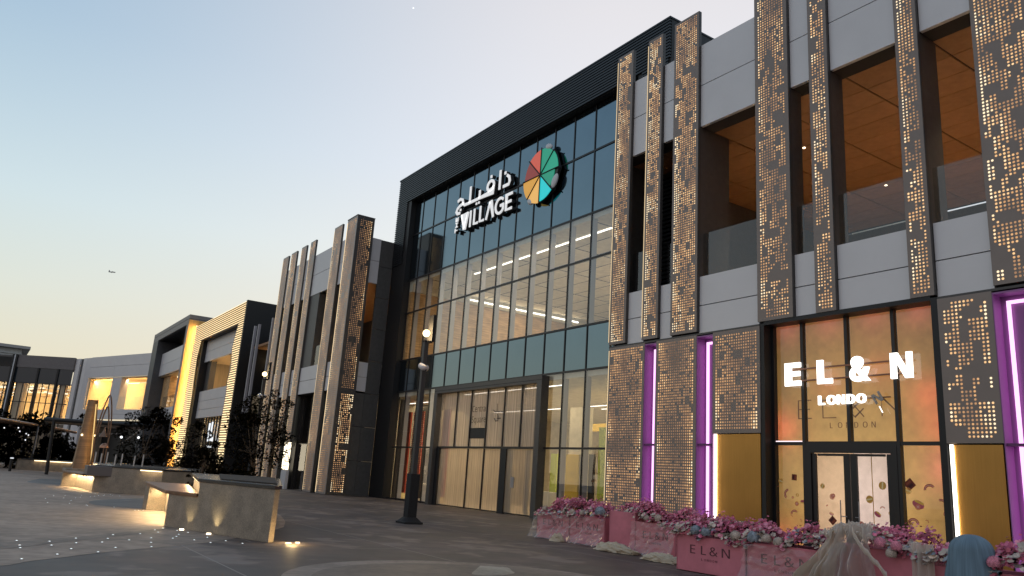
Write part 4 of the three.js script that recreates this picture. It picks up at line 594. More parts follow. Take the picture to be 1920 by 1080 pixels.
// ---------------------------------------------------------------- foliage helpers
const leafM = new THREE.MeshStandardMaterial({ color: 0xffffff, vertexColors: true, roughness: 0.75, side: THREE.DoubleSide });
function leaves(spots, size, cols, seed, n = 5) { // clumps of small leaf faces round each spot
  const r = rng(seed), pos = [], nor = [], uv = [], col = [], v = new THREE.Vector3(), t = new THREE.Vector3(), w = new THREE.Vector3();
  for (const [x, y, z, rad, cnt] of spots) for (let k = 0; k < cnt; k++) {
    const th = r() * 6.283, ph = Math.acos(2 * r() - 1), d = rad * (0.35 + 0.65 * Math.cbrt(r())), cx = x + d * Math.sin(ph) * Math.cos(th), cy = y + d * Math.cos(ph) * 0.85, cz = z + d * Math.sin(ph) * Math.sin(th);
    v.set(r() - 0.5, r() - 0.3, r() - 0.5).normalize(); t.set(r() - 0.5, r() - 0.5, r() - 0.5).cross(v).normalize(); w.crossVectors(v, t);
    const s = size * (0.6 + 0.8 * r()), c = cols[Math.floor(r() * cols.length)], k2 = 0.7 + 0.6 * r();
    const q = [[-1, 0], [0, 0.5], [1, 0], [0, -0.5]].map(([a, b]) => [cx + (t.x * a + w.x * b) * s, cy + (t.y * a + w.y * b) * s, cz + (t.z * a + w.z * b) * s]);
    for (const i of [0, 1, 2, 0, 2, 3]) { pos.push(...q[i]); nor.push(v.x, v.y, v.z); uv.push(0, 0); col.push(c[0] * k2, c[1] * k2, c[2] * k2); }
  }
  const g = new THREE.BufferGeometry(); for (const [n2, a, s] of [['position', pos, 3], ['normal', nor, 3], ['uv', uv, 2], ['color', col, 3]]) g.setAttribute(n2, new THREE.Float32BufferAttribute(a, s)); return g;
}
const GREENS = [[0.06, 0.062, 0.025], [0.1, 0.075, 0.035], [0.055, 0.048, 0.02], [0.12, 0.078, 0.042]];
function tree(name, label, x, y, z, h, rad, seed, o = {}) {
  const t = thing(name, label, name === 'shrub' ? 'shrub' : 'tree', [x, y, z]); OFF.set(t, [0, 0, 0]);
  const r = rng(seed), limbs = [bar([0, 0, 0], [0.05, h * 0.5, 0.03], o.trunk ?? 0.09, 8, 0.05)], spots = [];
  const n = o.clumps ?? 16;
  for (let k = 0; k < n; k++) { const a = r() * 6.283, q = Math.sqrt(r()) * rad, yy = h * ((o.low ?? 0.4) + (1 - (o.low ?? 0.4)) * r()) - 0.2 * q; const taper = 1 - 0.5 * Math.abs(yy / h - 0.7); const p = [Math.cos(a) * q * taper, yy, Math.sin(a) * q * taper * (o.flat ?? 1)]; spots.push([...p, rad * (0.22 + 0.22 * r()), o.leaves ?? 80]); if (k % 2 === 0) limbs.push(bar([0.03, h * (0.22 + 0.25 * r()), 0.02], p, 0.035, 6, 0.012)); }
  part('trunk', limbs, M.bark, t); part('crown', leaves(spots, o.leaf ?? 0.1, o.cols ?? GREENS, seed + 1), leafM, t); return t;
}

// ---------------------------------------------------------------- stone planters with benches on the square
function prism(pts, y0, y1) { const s = new THREE.Shape(pts.map(([x, z]) => new THREE.Vector2(x, -z))), g = new THREE.ExtrudeGeometry(s, { depth: y1 - y0, bevelEnabled: true, bevelThickness: 0.012, bevelSize: 0.012, bevelSegments: 1 }); g.rotateX(-Math.PI / 2); g.translate(0, y0, 0); return metre(g); }
{
  const p = thing('stone_planter', 'large pale stone planter with underlit bench nearest in the square', 'planter', [-19.5, 0, -5.5]);
  const A = [-20.6, -4.18], B = [-16.92, -5.52], u = [0.94, -0.342], at = (s, d) => [A[0] + u[0] * s - 0.342 * d, A[1] + u[1] * s - 0.94 * d];
  part('stone_wall', prism([at(1.2, 0), B, [-17.1, -5.68], [-25.2, -8.3], [-26.8, -6.1]], 0.012, 1.09), M.granite, p);
  part('low_block', prism([A, at(1.17, 0), [-20.9, -5.0], [-21.2, -4.5]], 0.012, 0.74), M.granite, p);
  part('coping', prism([at(1.14, -0.02), [B[0] + 0.04, B[1] + 0.02], [-17.06, -5.7], [-25.2, -8.34], [-26.85, -6.02]], 1.1, 1.16), M.coping, p);
  part('soil', prism([at(1.6, 0.25), [-17.4, -5.7], [-25, -8.1], [-26.2, -6.7]], 1.1, 1.19), M.soil, p);
  part('bench_seat', prism([at(-0.12, -0.03), at(1.16, -0.03), at(1.13, 0.02), [-26.6, -5.9], [-26.95, -4.7]], 0.76, 0.82), M.benchWood, p);
  part('bench_back', prism([[-20.95, -4.55], [-21.0, -4.75], [-26.8, -5.75], [-26.9, -5.35]], 0.012, 0.74), M.granite, p); part('bench_end', prism([[-26.6, -4.8], [-26.6, -5.35], [-26.95, -5.4], [-26.95, -4.75]], 0.012, 0.74), M.granite, p);
  part('led_strip', bar([-20.9, 0.71, -4.42], [-26.5, 0.71, -5.2], 0.024), M.ledWarm, p);
  const strip = (q, x0, z0, x1, z1, y, L, dy) => { const a = Math.atan2(-(z1 - z0), x1 - x0), l = Math.hypot(x1 - x0, z1 - z0), g = new THREE.RectAreaLight(new THREE.Color(1, 0.74, 0.4), L, l, 0.06); g.name = 'led_strip_glow'; const o = OFF.get(q); g.position.set((x0 + x1) / 2 - o[0], y - o[1], (z0 + z1) / 2 - o[2]); g.rotation.order = 'YXZ'; g.rotation.y = a; g.rotation.x = dy; q.add(g); };
  strip(p, -20.8, -4.3, -26.5, -5.05, 0.69, 120, -Math.PI / 2);
  part('led_strip', bar([-19.6, 1.06, -4.63], [-26.5, 1.06, -6.0], 0.02), M.ledWarm, p); strip(p, -19.7, -4.5, -26.5, -5.86, 1.05, 36, -Math.PI / 2);
  part('uplight', [cyl(0.05, 0.05, 0.03, -18.6, 0.005, -4.72, 14), cyl(0.05, 0.05, 0.03, -19.6, 0.005, -4.36, 14)], M.spot, p); { const s = new THREE.SpotLight(new THREE.Color(1, 0.82, 0.45), 1.1, 0, 0.7, 0.8); s.name = 'uplight_beam'; s.position.set(-18.6 + 19.5, 0.05, -4.72 + 5.5); s.target.position.set(-18.6 + 19.4, 1.2, -5.05 + 5.5); p.add(s, s.target); const s5 = new THREE.SpotLight(new THREE.Color(1, 0.82, 0.45), 0.8, 0, 0.7, 0.8); s5.name = 'uplight_beam'; s5.position.set(-19.6 + 19.5, 0.05, -4.36 + 5.5); s5.target.position.set(-19.6 + 19.4, 1.2, -4.7 + 5.5); p.add(s5, s5.target); }
  part('floor_light', [cyl(0.06, 0.06, 0.02, -16.75, 0.005, -5.9, 12), cyl(0.05, 0.05, 0.02, -16.9, 0.005, -6.15, 12)], M.ledWarm, p); { const l = new THREE.PointLight(new THREE.Color(1, 0.66, 0.28), 1.4); l.name = 'floor_light_glow'; l.position.set(-16.75 + 19.5, 0.12, -5.98 + 5.5); p.add(l); }

  const q = thing('stone_planter', 'second stone planter with glowing bench end behind the nearest one', 'planter', [-38, 0, -5]);
  part('stone_wall', prism([[-37.67, -4.57], [-36.0, -6.9], [-36.4, -8.4], [-44, -9.4], [-45, -5.6]], 0.012, 1.03), M.granite, q); part('coping', prism([[-37.68, -4.54], [-35.96, -6.9], [-36.4, -8.44], [-44, -9.44], [-45.05, -5.58]], 1.04, 1.09), M.coping, q);
  part('bench_seat', prism([[-37.5, -4.1], [-37.75, -4.6], [-42.4, -4.4], [-42.3, -3.75]], 0.64, 0.7), M.benchWood, q); part('bench_back', prism([[-37.75, -4.58], [-37.9, -5.4], [-42.6, -5.2], [-42.4, -4.36]], 0.012, 0.62), M.granite, q); part('bench_end', prism([[-42.1, -3.8], [-42.1, -4.36], [-42.4, -4.36], [-42.4, -3.8]], 0.012, 0.62), M.granite, q);
  part('led_strip', bar([-37.8, 0.61, -4.5], [-42.1, 0.61, -4.3], 0.025), M.ledWarm, q); strip(q, -37.8, -4.4, -42.1, -4.2, 0.6, 100, -Math.PI / 2 - 0.4);
  part('led_strip', bar([-36.5, 1.0, -6.1], [-35.98, 1.0, -6.85], 0.018), M.ledWarm, q); strip(q, -36.4, -6.08, -35.9, -6.84, 1.0, 14, -Math.PI / 2);
  part('timber_box', [rb(-38.3, -37.25, 0.66, 1.06, -5.15, -4.2, 0.02)], std([0.12, 0.1, 0.095], 0.5), q); part('soil', prism([[-37.6, -5.3], [-36.5, -7.0], [-43.8, -9.0], [-44.6, -6]], 1.06, 1.11), M.soil, q);
  const s3 = thing('stone_planter', 'low amber lit stone planter under the pergola canopy', 'planter', [-70, 0, -5]); part('stone_wall', [rb(-73, -69.5, 0, 0.76, -8.8, -3.2, 0.03)], M.granite, s3); part('coping', rb(-73.05, -69.45, 0.77, 0.82, -8.85, -3.15, 0.02), M.coping, s3); part('led_strip', bx(-69.44, -69.42, 0.7, 0.75, -8.6, -4.2), M.ledWarm, s3); strip(s3, -69.4, -4.2, -69.4, -8.6, 0.7, 6, -Math.PI / 2 + 0.2);
  const s4 = thing('stone_planter', 'plain pale block planter between the two bench planters and the louvred building', 'planter', [-52, 0, -9]); part('stone_wall', rb(-58, -50, 0, 0.95, -11.6, -7.6, 0.03), M.stoneBand, s4); part('coping', rb(-58.05, -49.95, 0.96, 1.02, -11.65, -7.55, 0.02), M.coping, s4);
}
// trees and shrubs
tree('small_tree', 'dark leafy tree on the nearest stone planter before the pale fins', -33.5, 0.3, -9.9, 4.2, 1.5, 301, { clumps: 26, leaves: 130, leaf: 0.055, low: 0.3 });
tree('small_tree', 'thin dark tree in front of the white shop sign', -45, 0, -10.6, 3.9, 0.9, 311, { clumps: 13, leaves: 120, leaf: 0.065, low: 0.35 });
tree('small_tree', 'loose leaning tree whose twigs cross the perforated fins', -35.5, 0.3, -11.2, 4.8, 0.9, 321, { clumps: 12, leaves: 90, leaf: 0.055, low: 0.45 });
tree('small_tree', 'broad dark tree behind the second stone planter', -54, 0.2, -9.0, 4.4, 1.8, 331, { clumps: 26, leaves: 150, leaf: 0.08, low: 0.12 });
tree('small_tree', 'dark bushy tree beside the gold lit side wall', -57, 0.2, -11.0, 4.6, 1.7, 341, { clumps: 24, leaves: 150, leaf: 0.08, low: 0.1 });
tree('small_tree', 'dense dark tree under the left end of the canopy', -74, 0.2, -2.6, 4.2, 2.4, 351, { clumps: 26, leaves: 130, leaf: 0.15, low: 0.08 });
tree('small_tree', 'dark tree with lit leaves beside the tapered light column', -76, 0.2, -6.0, 4.4, 2.0, 361, { clumps: 24, leaves: 120, leaf: 0.15, low: 0.08 });
for (const [x, z, l, s] of [[-31, -8.4, 'low dark shrub at the right end of the nearest planter', 371], [-29.2, -7.6, 'low dark shrub in the middle of the nearest planter', 381], [-62, -13.2, 'round low shrub at the foot of the golden louvres', 391], [-70, -16.2, 'low shrub row below the shop with white sign', 401]]) tree('shrub', l, x, 0.75, z, x < -50 ? 1.3 : 0.8, x < -50 ? 1.6 : 1.2, s, { clumps: 12, leaves: 70, leaf: 0.08, low: 0.1, trunk: 0.03 });
// slim pale stakes on the second planter
{
  let s0; const L = ['tall pale stake light, leftmost of the row on the second planter', 'second pale stake light from the tapered column', 'pale stake light just under the copper dome', 'pale stake light right of the copper dome', 'pale stake light, last of the close group on the planter', 'lone pale stake light before the dark tree', 'pale stake light at the right end of the second planter'];
  [[-4.62, 0.56], [-4.85, 0.46], [-5.08, 0.52], [-5.42, 0.44], [-5.68, 0.5], [-6.2, 0.44], [-6.55, 0.52]].forEach(([z, h], i) => {
    if (!s0) { s0 = thing('stake_light', L[0], 'garden light', [-39, 1.11, z], 0, 'pale stake lights on the second planter'); OFF.set(s0, [0, 0, 0]); part('post', bar([0, 0, 0], [0, 0.5, 0], 0.028, 10), std([0.55, 0.5, 0.46], 0.5), s0); part('cap', cyl(0.036, 0.036, 0.03, 0, 0.5, 0, 10), M.poleGrey, s0); } else { const c = copy(s0, L[i], [-39, 1.11, z]); c.scale.y = h / 0.5; }
  });
}
// tapered light column, loop sculpture
{
  const X = -55, t = thing('light_column', 'tall tapered bronze column with amber glow behind the second planter', 'column', [X, 0, -5.9]); OFF.set(t, [0, 0, 0]); t.rotation.x = 0.02;
  const g = new THREE.CylinderGeometry(0.36, 0.8, 4.7, 4, 1); g.rotateY(Math.PI / 4); g.scale(1.1, 1, 1); g.translate(0, 2.35, 0); const b = part('shaft', metre(g.toNonIndexed()), std([0.32, 0.21, 0.12], 0.5, 0.3, { map: rep(T.wood, 1) }), t);
  part('glow_seam', bar([0.58, 0.3, -0.4], [0.3, 4.5, -0.16], 0.03), glow([1, 0.66, 0.25], 0.9), b); rectLight('unseen_column_glow', 0.1, 4.2, [X + 1.3, 2.4, -6.5], [-1, 0, 0.25], [1, 0.62, 0.22], 10); part('cap', rb(-0.29, 0.29, 4.7, 4.76, -0.27, 0.27, 0.02), M.bronze, t); part('base', rb(-0.95, 0.95, 0, 0.6, -0.95, 0.95, 0.03), M.granite, t);  // lamp standing off the column is unseen, placed to light its side
  part('small_lamp', [new THREE.SphereGeometry(0.06, 10, 8).translate(0.56, 2.6, 0.36), new THREE.SphereGeometry(0.06, 10, 8).translate(0.56, 2.6, -0.36)], M.lamp, t);
  const s = thing('loop_sculpture', 'two narrow bronze loops over a hanging bell and copper dome', 'sculpture', [-45, 1.0, -5.5]); OFF.set(s, [0, 0, 0]);
  const loop = (z0, z1, h, y) => tube([[0, y, z0], [0, h * 0.6, z0 - 0.02], [0, h * 0.92, (z0 * 2 + z1) / 3], [0, h, (z0 + z1) / 2], [0, h * 0.92, (z0 + z1 * 2) / 3], [0, h * 0.6, z1 + 0.02], [0, y, z1]], 0.035, 40, 8);
  part('loop', loop(0.33, -0.27, 3.55, 0), M.bronze, s); part('loop', loop(0.27, -0.2, 2.95, 1.5), M.bronze, s);
  part('bell', new THREE.LatheGeometry([[0.02, 0.5], [0.05, 0.36], [0.1, 0.2], [0.2, 0.04], [0.21, 0]].map(([a, b2]) => new THREE.Vector2(a, b2)), 20).translate(0, 1.4, -0.02), M.bronze, s); part('dome', new THREE.LatheGeometry([[0.005, 0.24], [0.12, 0.2], [0.2, 0.1], [0.22, 0]].map(([a, b2]) => new THREE.Vector2(a, b2)), 20).translate(0, 0.86, -0.14), std([0.4, 0.2, 0.12], 0.35, 0.7), s); part('dome_post', bar([0, 0.1, -0.14], [0, 0.9, -0.14], 0.03), M.bronze, s);
}
// canopies
{
  const c = thing('canopy', 'flat dark canopy roof on slim posts at the left of the square', 'canopy', [-66, 0, -6]);
  part('roof_beam', [bar([-61, 3.55, -3.8], [-56, 3.52, -9.8], 0.13), bar([-62.5, 3.5, -3.9], [-66, 3.4, -9.5], 0.05), bar([-61, 3.55, -3.8], [-66, 3.45, -4.2], 0.06)], M.black, c); part('roof_sheet', prism([[-61, -3.9], [-56.2, -9.7], [-64, -9.8], [-66, -4.4]], 3.44, 3.5), M.benchWood, c);
  part('post', bar([-60.45, 0, -4.48], [-60.45, 3.5, -4.3], 0.11), M.black, c); part('post', bar([-57.4, 0, -8.1], [-57.4, 3.5, -8.1], 0.06), M.black, c); part('brace', [bar([-56.6, 3.4, -9.2], [-57.4, 2.2, -8.1], 0.05), bar([-57.4, 2.9, -8.1], [-60, 2.8, -6.6], 0.03)], M.poleGrey, c);
  const d = thing('canopy', 'brown sloping canopy with hanging bulbs at the far left edge', 'canopy', [-72, 0, -3]);
  part('roof_sheet', prism([[-64.2, -1.0], [-66, 2.5], [-92, -2], [-89, -8.4], [-80, -6.2]], 3.34, 3.5), M.benchWood, d); part('roof_beam', [bar([-64.2, 3.42, -1.0], [-80, 3.4, -6.2], 0.13), bar([-80, 3.4, -6.2], [-89, 3.38, -8.4], 0.12)], M.bronze, d); part('post', [bar([-69.95, 0, -4.02], [-69.95, 3.35, -4.02], 0.07)], M.black, d); part('post_stripe', bar([-69.85, 1.2, -4.05], [-69.85, 3.2, -4.05], 0.025), M.poleGrey, d);
  let b0; [[-66, 2.95, -2.6], [-66.5, 2.72, -2.75], [-67, 2.6, -3.2], [-66, 2.5, -3.3], [-67.5, 2.9, -1.8], [-66.5, 2.15, -3.2]].forEach(([x, y, z], i) => { if (!b0) { b0 = thing('hanging_bulb', 'small white bulb hanging under the brown canopy', 'bulb', [x, y, z], 0, 'bulbs under the brown canopy'); OFF.set(b0, [0, 0, 0]); part('globe', new THREE.SphereGeometry(0.045, 12, 8), glow([0.95, 0.97, 1], 1.2), b0); part('cord', bar([0, 0.06, 0], [0, 0.5, 0], 0.008, 5), M.black, b0); } else copy(b0, null, [x, y, z]); });
  const bo = thing('bollard', 'short black bollard with a white top at the left edge', 'bollard', [-63.57, 0, -2.53]); OFF.set(bo, [0, 0, 0]); part('post', bar([0, 0, 0], [0, 0.84, 0.02], 0.09, 14), M.black, bo); part('cap', cyl(0.1, 0.1, 0.07, 0, 0.84, 0.02, 14), glow([0.9, 0.95, 1], 0.9), bo);
  for (const [x, y, z, s] of [[-50, 2.55, -7.05, 0], [-50, 2.6, -7.95, 1]]) { const f = thing('small_floodlight', s ? 'small white floodlight among the dark leaves nearer the gold lit wall' : 'small white floodlight among the dark leaves nearer the loop sculpture', 'floodlight', [x, y, z]); OFF.set(f, [0, 0, 0]); part('lens', new THREE.SphereGeometry(0.07, 12, 8), glow([0.95, 0.98, 1], 1.6), f); part('housing', bx(-0.2, -0.05, -0.08, 0.08, -0.08, 0.08), M.black, f); part('arm', bar([-0.12, -2.4, 0], [-0.12, 0, 0], 0.025), M.black, f); }
}
// small lights set in the paving
{
  const P = [[-16.67, -0.99], [-15.89, -1.0], [-15.48, -0.99], [-13.96, -0.94], [-16.59, -1.49], [-15.93, -1.47], [-14.58, -1.45], [-15.39, -1.72], [-17.23, -1.97], [-16.36, -1.89], [-16.54, -2.33], [-14.93, -2.07], [-17.27, -2.52], [-18.07, -2.72], [-15.64, -2.43], [-17.02, -2.86], [-18.38, -3.28], [-17.5, -3.34], [-16.61, -3.18], [-15.83, -3.05], [-19.39, -3.75], [-18.81, -3.71], [-19.87, -4.01], [-18.4, -4.05], [-17.9, -3.9], [-17.2, -4.1], [-17.8, -4.5], [-17.1, -4.7], [-16.7, -4.3], [-18.9, -4.35], [-16.6, -4.9], [-17.5, -3.75], [-19.3, -4.2], [-30.8, -2.4], [-32.9, -2.8], [-31.5, -3.0], [-33.3, -3.2], [-31.9, -3.4], [-34, -3.8], [-27.9, -3.3], [-27.6, -3.3], [-33.1, -4.0], [-36, -4.5], [-34.2, -4.4], [-34.4, -4.6], [-34.9, -4.7], [-35.6, -5.0], [-35, -5.0], [-34.6, -5.2], [-27.3, -4.0], [-26.1, -4.4], [-26.1, -4.5], [-26.1, -4.62], [-28.5, -2.3], [-28.5, -2.9], [-30.2, -3.1], [-32.4, -3.6], [-33.6, -4.2]];
  let g0; P.forEach(([x, z], i) => { if (!g0) { g0 = thing('paving_light', 'tiny white light set flush in the paving of the square', 'ground light', [x, 0.008, z], 0, 'tiny white lights in the paving'); OFF.set(g0, [0, 0, 0]); part('lens', new THREE.SphereGeometry(0.021, 12, 6, 0, 6.3, 0, 1.57).scale(1, 0.7, 1), M.star, g0); part('ring', cyl(0.032, 0.03, 0.008, 0, 0, 0, 14), M.poleGrey, g0); } else { const c = copy(g0, null, [x, 0.008, z]); const k = x < -25 ? 0.85 : 1; c.scale.set(k, k, k); } });
}

// ---------------------------------------------------------------- pink cafe planters, flowers and covers
function petals(spots, cols, seed) { // little ruffled blossoms of five bent petals
  const r = rng(seed), pos = [], nor = [], uv = [], col = [], n = new THREE.Vector3(), a = new THREE.Vector3(), b = new THREE.Vector3();
  for (const [x, y, z, s, ci, nx, ny, nz] of spots) {
    n.set(nx, ny, nz).normalize(); a.set(r() - 0.5, r() - 0.5, r() - 0.5).cross(n).normalize(); b.crossVectors(n, a); const c = cols[ci], k0 = 0.75 + 0.5 * r();
    for (let k = 0; k < 5; k++) {
      const t = (k / 5) * 6.283 + r() * 0.4, ca = Math.cos(t), sa = Math.sin(t), w = 0.55, P = (f, g, h) => [x + (a.x * (ca * f - sa * g) + b.x * (sa * f + ca * g) + n.x * h) * s, y + (a.y * (ca * f - sa * g) + b.y * (sa * f + ca * g) + n.y * h) * s, z + (a.z * (ca * f - sa * g) + b.z * (sa * f + ca * g) + n.z * h) * s];
      const q = [P(0, 0, 0), P(0.6, -w, 0.25), P(1, 0, 0.5), P(0.6, w, 0.25)], kk = k0 * (0.8 + 0.4 * r());
      for (const i of [0, 1, 2, 0, 2, 3]) { pos.push(...q[i]); nor.push(n.x + a.x * ca * 0.4, n.y + a.y * ca * 0.4, n.z + b.z * sa * 0.4); uv.push(0, 0); col.push(c[0] * kk, c[1] * kk, c[2] * kk); }
    }
  }
  const g = new THREE.BufferGeometry(); for (const [n2, aa, s] of [['position', pos, 3], ['normal', nor, 3], ['uv', uv, 2], ['color', col, 3]]) g.setAttribute(n2, new THREE.Float32BufferAttribute(aa, s)); g.normalizeNormals(); return g;
}
const petalM = new THREE.MeshStandardMaterial({ color: 0xffffff, vertexColors: true, roughness: 0.8, side: THREE.DoubleSide });
const FLO = [[0.63, 0.16, 0.25], [0.52, 0.1, 0.18], [0.7, 0.26, 0.34], [0.4, 0.09, 0.12], [0.52, 0.43, 0.36], [0.26, 0.3, 0.34], [0.55, 0.4, 0.3]];
function flowers(label, x0, x1, z0, z1, y, hgt, seed, o = {}) {
  const f = thing('flower_arrangement', label, 'flowers', [(x0 + x1) / 2, y, (z0 + z1) / 2], 0), r = rng(seed), pk = [], wh = [], lf = [], heads = [], area = (x1 - x0) * (z1 - z0);
  const mounds = []; for (let k = 0; k < (x1 - x0) * 3.2; k++) mounds.push([x0 + 0.1 + r() * (x1 - x0 - 0.2), z0 + r() * (z1 - z0), hgt * (0.55 + 0.75 * r()), 0.2 + 0.14 * r()]);
  const top = (x, z) => { let h = 0.1; for (const [mx, mz, mh, mr] of mounds) { const d = Math.hypot(x - mx, (z - mz)) / (mr * 1.5); if (d < 1) h = Math.max(h, mh * Math.sqrt(1 - d * d)); } return h; };
  const N = Math.round((x1 - x0) * (o.dens ?? 620));
  for (let k = 0; k < N; k++) { const x = x0 - 0.08 + r() * (x1 - x0 + 0.16), z = z0 - 0.05 + Math.pow(r(), 0.75) * (z1 - z0 + 0.15), h = top(x, z), front = smooth(z1 - 0.16, z1 + 0.12, z), yy = y + h * (0.5 + 0.55 * r()) - front * (0.06 + 0.13 * r()); const low = front > 0.4 && r() < (o.white ?? 0.3); (low ? wh : pk).push([x, yy, z + front * 0.06, (low ? 0.05 : 0.036) * (0.7 + 0.7 * r()), low ? (r() < 0.75 ? 4 : r() < 0.6 ? 5 : 6) : Math.floor(r() * 4), r() - 0.5, 0.5 + r(), 0.3 + r() * 0.9]); }
  for (let k = 0; k < (x1 - x0) * 70; k++) { const x = x0 + r() * (x1 - x0), z = z0 + r() * (z1 - z0 + 0.08); pk.push([x, y + top(x, z) * (1 + 0.22 * r()) + 0.03 * r(), z, 0.026, Math.floor(r() * 3), r() - 0.5, 1, r() - 0.2]); }
  for (let k = 0; k < (x1 - x0) * 14; k++) { const x = x0 + r() * (x1 - x0), z = z0 + r() * (z1 - z0 + 0.1); lf.push([x, y + top(x, z) * 0.6, z, 0.12, 9]); }
  part('pink_blossom', petals(pk, FLO, seed + 1), petalM, f, 'stuff'); if (wh.length) part('pale_blossom', petals(wh, FLO, seed + 2), petalM, f, 'stuff'); part('leaf', leaves(lf, 0.035, [[0.03, 0.045, 0.02], [0.05, 0.06, 0.03]], seed + 3), leafM, f, 'stuff');
  (o.blue ?? []).forEach(([hx, hy, hz, c = 5, rad = 0.11], i) => { const s = []; for (let k = 0; k < 90; k++) { const t = k * 2.39996, v = 1 - 1.5 * (k / 90), q = Math.sqrt(Math.max(0, 1 - v * v)); s.push([hx + rad * q * Math.cos(t), hy + rad * v, hz + rad * q * Math.sin(t), 0.03, c, q * Math.cos(t), v, q * Math.sin(t)]); } part(c === 5 ? 'blue_hydrangea' : 'rose', petals(s, FLO, seed + 20 + i), petalM, f); });
  return f;
}
const inkM = std([0.09, 0.02, 0.03], 0.6);
function box(label, x0, x1, z0, z1, h, name = true, o = {}) {
  const b = thing('pink_planter', label, 'planter', [(x0 + x1) / 2, 0, (z0 + z1) / 2], 0, o.group);
  part('planter_wall', [rb(x0, x1, 0.015, h, z1 - 0.03, z1, 0.008), rb(x0, x1, 0.015, h, z0, z0 + 0.03, 0.008), rb(x0, x0 + 0.03, 0.015, h, z0 + 0.03, z1 - 0.03, 0.008), rb(x1 - 0.03, x1, 0.015, h, z0 + 0.03, z1 - 0.03, 0.008)], M.pink, b);
  part('edge_trim', [rb(x0 - 0.006, x0 + 0.02, 0.012, h + 0.006, z1 - 0.02, z1 + 0.006, 0.005), rb(x1 - 0.02, x1 + 0.006, 0.012, h + 0.006, z1 - 0.02, z1 + 0.006, 0.005)], M.pinkEdge, b); part('soil', bx(x0 + 0.03, x1 - 0.03, h - 0.12, h - 0.06, z0 + 0.03, z1 - 0.03), M.soil, b);
  if (name) { const W = Math.min(1.05, (x1 - x0) * 0.62), c = (x0 + x1) / 2, y = h * 0.52; let adv = 0; [['E', 0], ['L', 0.28], ['&', 0.5], ['N', 0.8]].forEach(([ch, u]) => part('lettering', fit(letter(ch, 0.2, 0.004, fontThin), c - W / 2 + u * W, c - W / 2 + (u + (ch === 'E' || ch === 'L' ? 0.13 : 0.2)) * W, y, y + 0.17, z1 + 0.0005), inkM, b)); [...'LONDON'].forEach((ch, i) => part('lettering', fit(letter(ch, 0.05, 0.004, fontThin), c - 0.22 + i * 0.075, c - 0.22 + i * 0.075 + 0.045, y - 0.12, y - 0.075, z1 + 0.0005), inkM, b)); }
  return b;
}
const wrapM = phy([0.95, 0.9, 0.88], 0.28, { transmission: 0.92, thickness: 0, ior: 1.42, side: THREE.DoubleSide }), veilM = phy([0.72, 0.66, 0.6], 0.5, { transmission: 0.8, thickness: 0, ior: 1.25, side: THREE.DoubleSide }), gauzeM = phy([0.74, 0.67, 0.58], 0.7, { transmission: 0.62, thickness: 0, ior: 1.2, side: THREE.DoubleSide }), blueM = std([0.16, 0.24, 0.3], 0.9, 0, { side: THREE.DoubleSide, map: rep(T.streak, 0.6) }), creamWrap = phy([0.6, 0.5, 0.36], 0.7, { transmission: 0.3, thickness: 0, ior: 1.3, side: THREE.DoubleSide });
function cloth(f, nu, nv, mat, name, parent) { // sheet from a position function, with fold relief in the geometry
  const pos = [], uv = [], idx = []; for (let j = 0; j <= nv; j++) for (let i = 0; i <= nu; i++) { pos.push(...f(i / nu, j / nv)); uv.push(i / nu, j / nv); } for (let j = 0; j < nv; j++) for (let i = 0; i < nu; i++) { const a = j * (nu + 1) + i; idx.push(a, a + nu + 1, a + 1, a + 1, a + nu + 1, a + nu + 2); }
  const g = new THREE.BufferGeometry(); g.setAttribute('position', new THREE.Float32BufferAttribute(pos, 3)); g.setAttribute('uv', new THREE.Float32BufferAttribute(uv, 2)); g.setIndex(idx); g.computeVertexNormals(); const q = g.toNonIndexed(); return part(name, q, mat, parent);
}
const crumple = (x, y, s, k = 1) => k * (0.5 * vnoise(x * 5, y * 5, s) + 0.3 * vnoise(x * 12, y * 9, s + 1) + 0.2 * vnoise(x * 24, y * 20, s + 2) - 0.5);
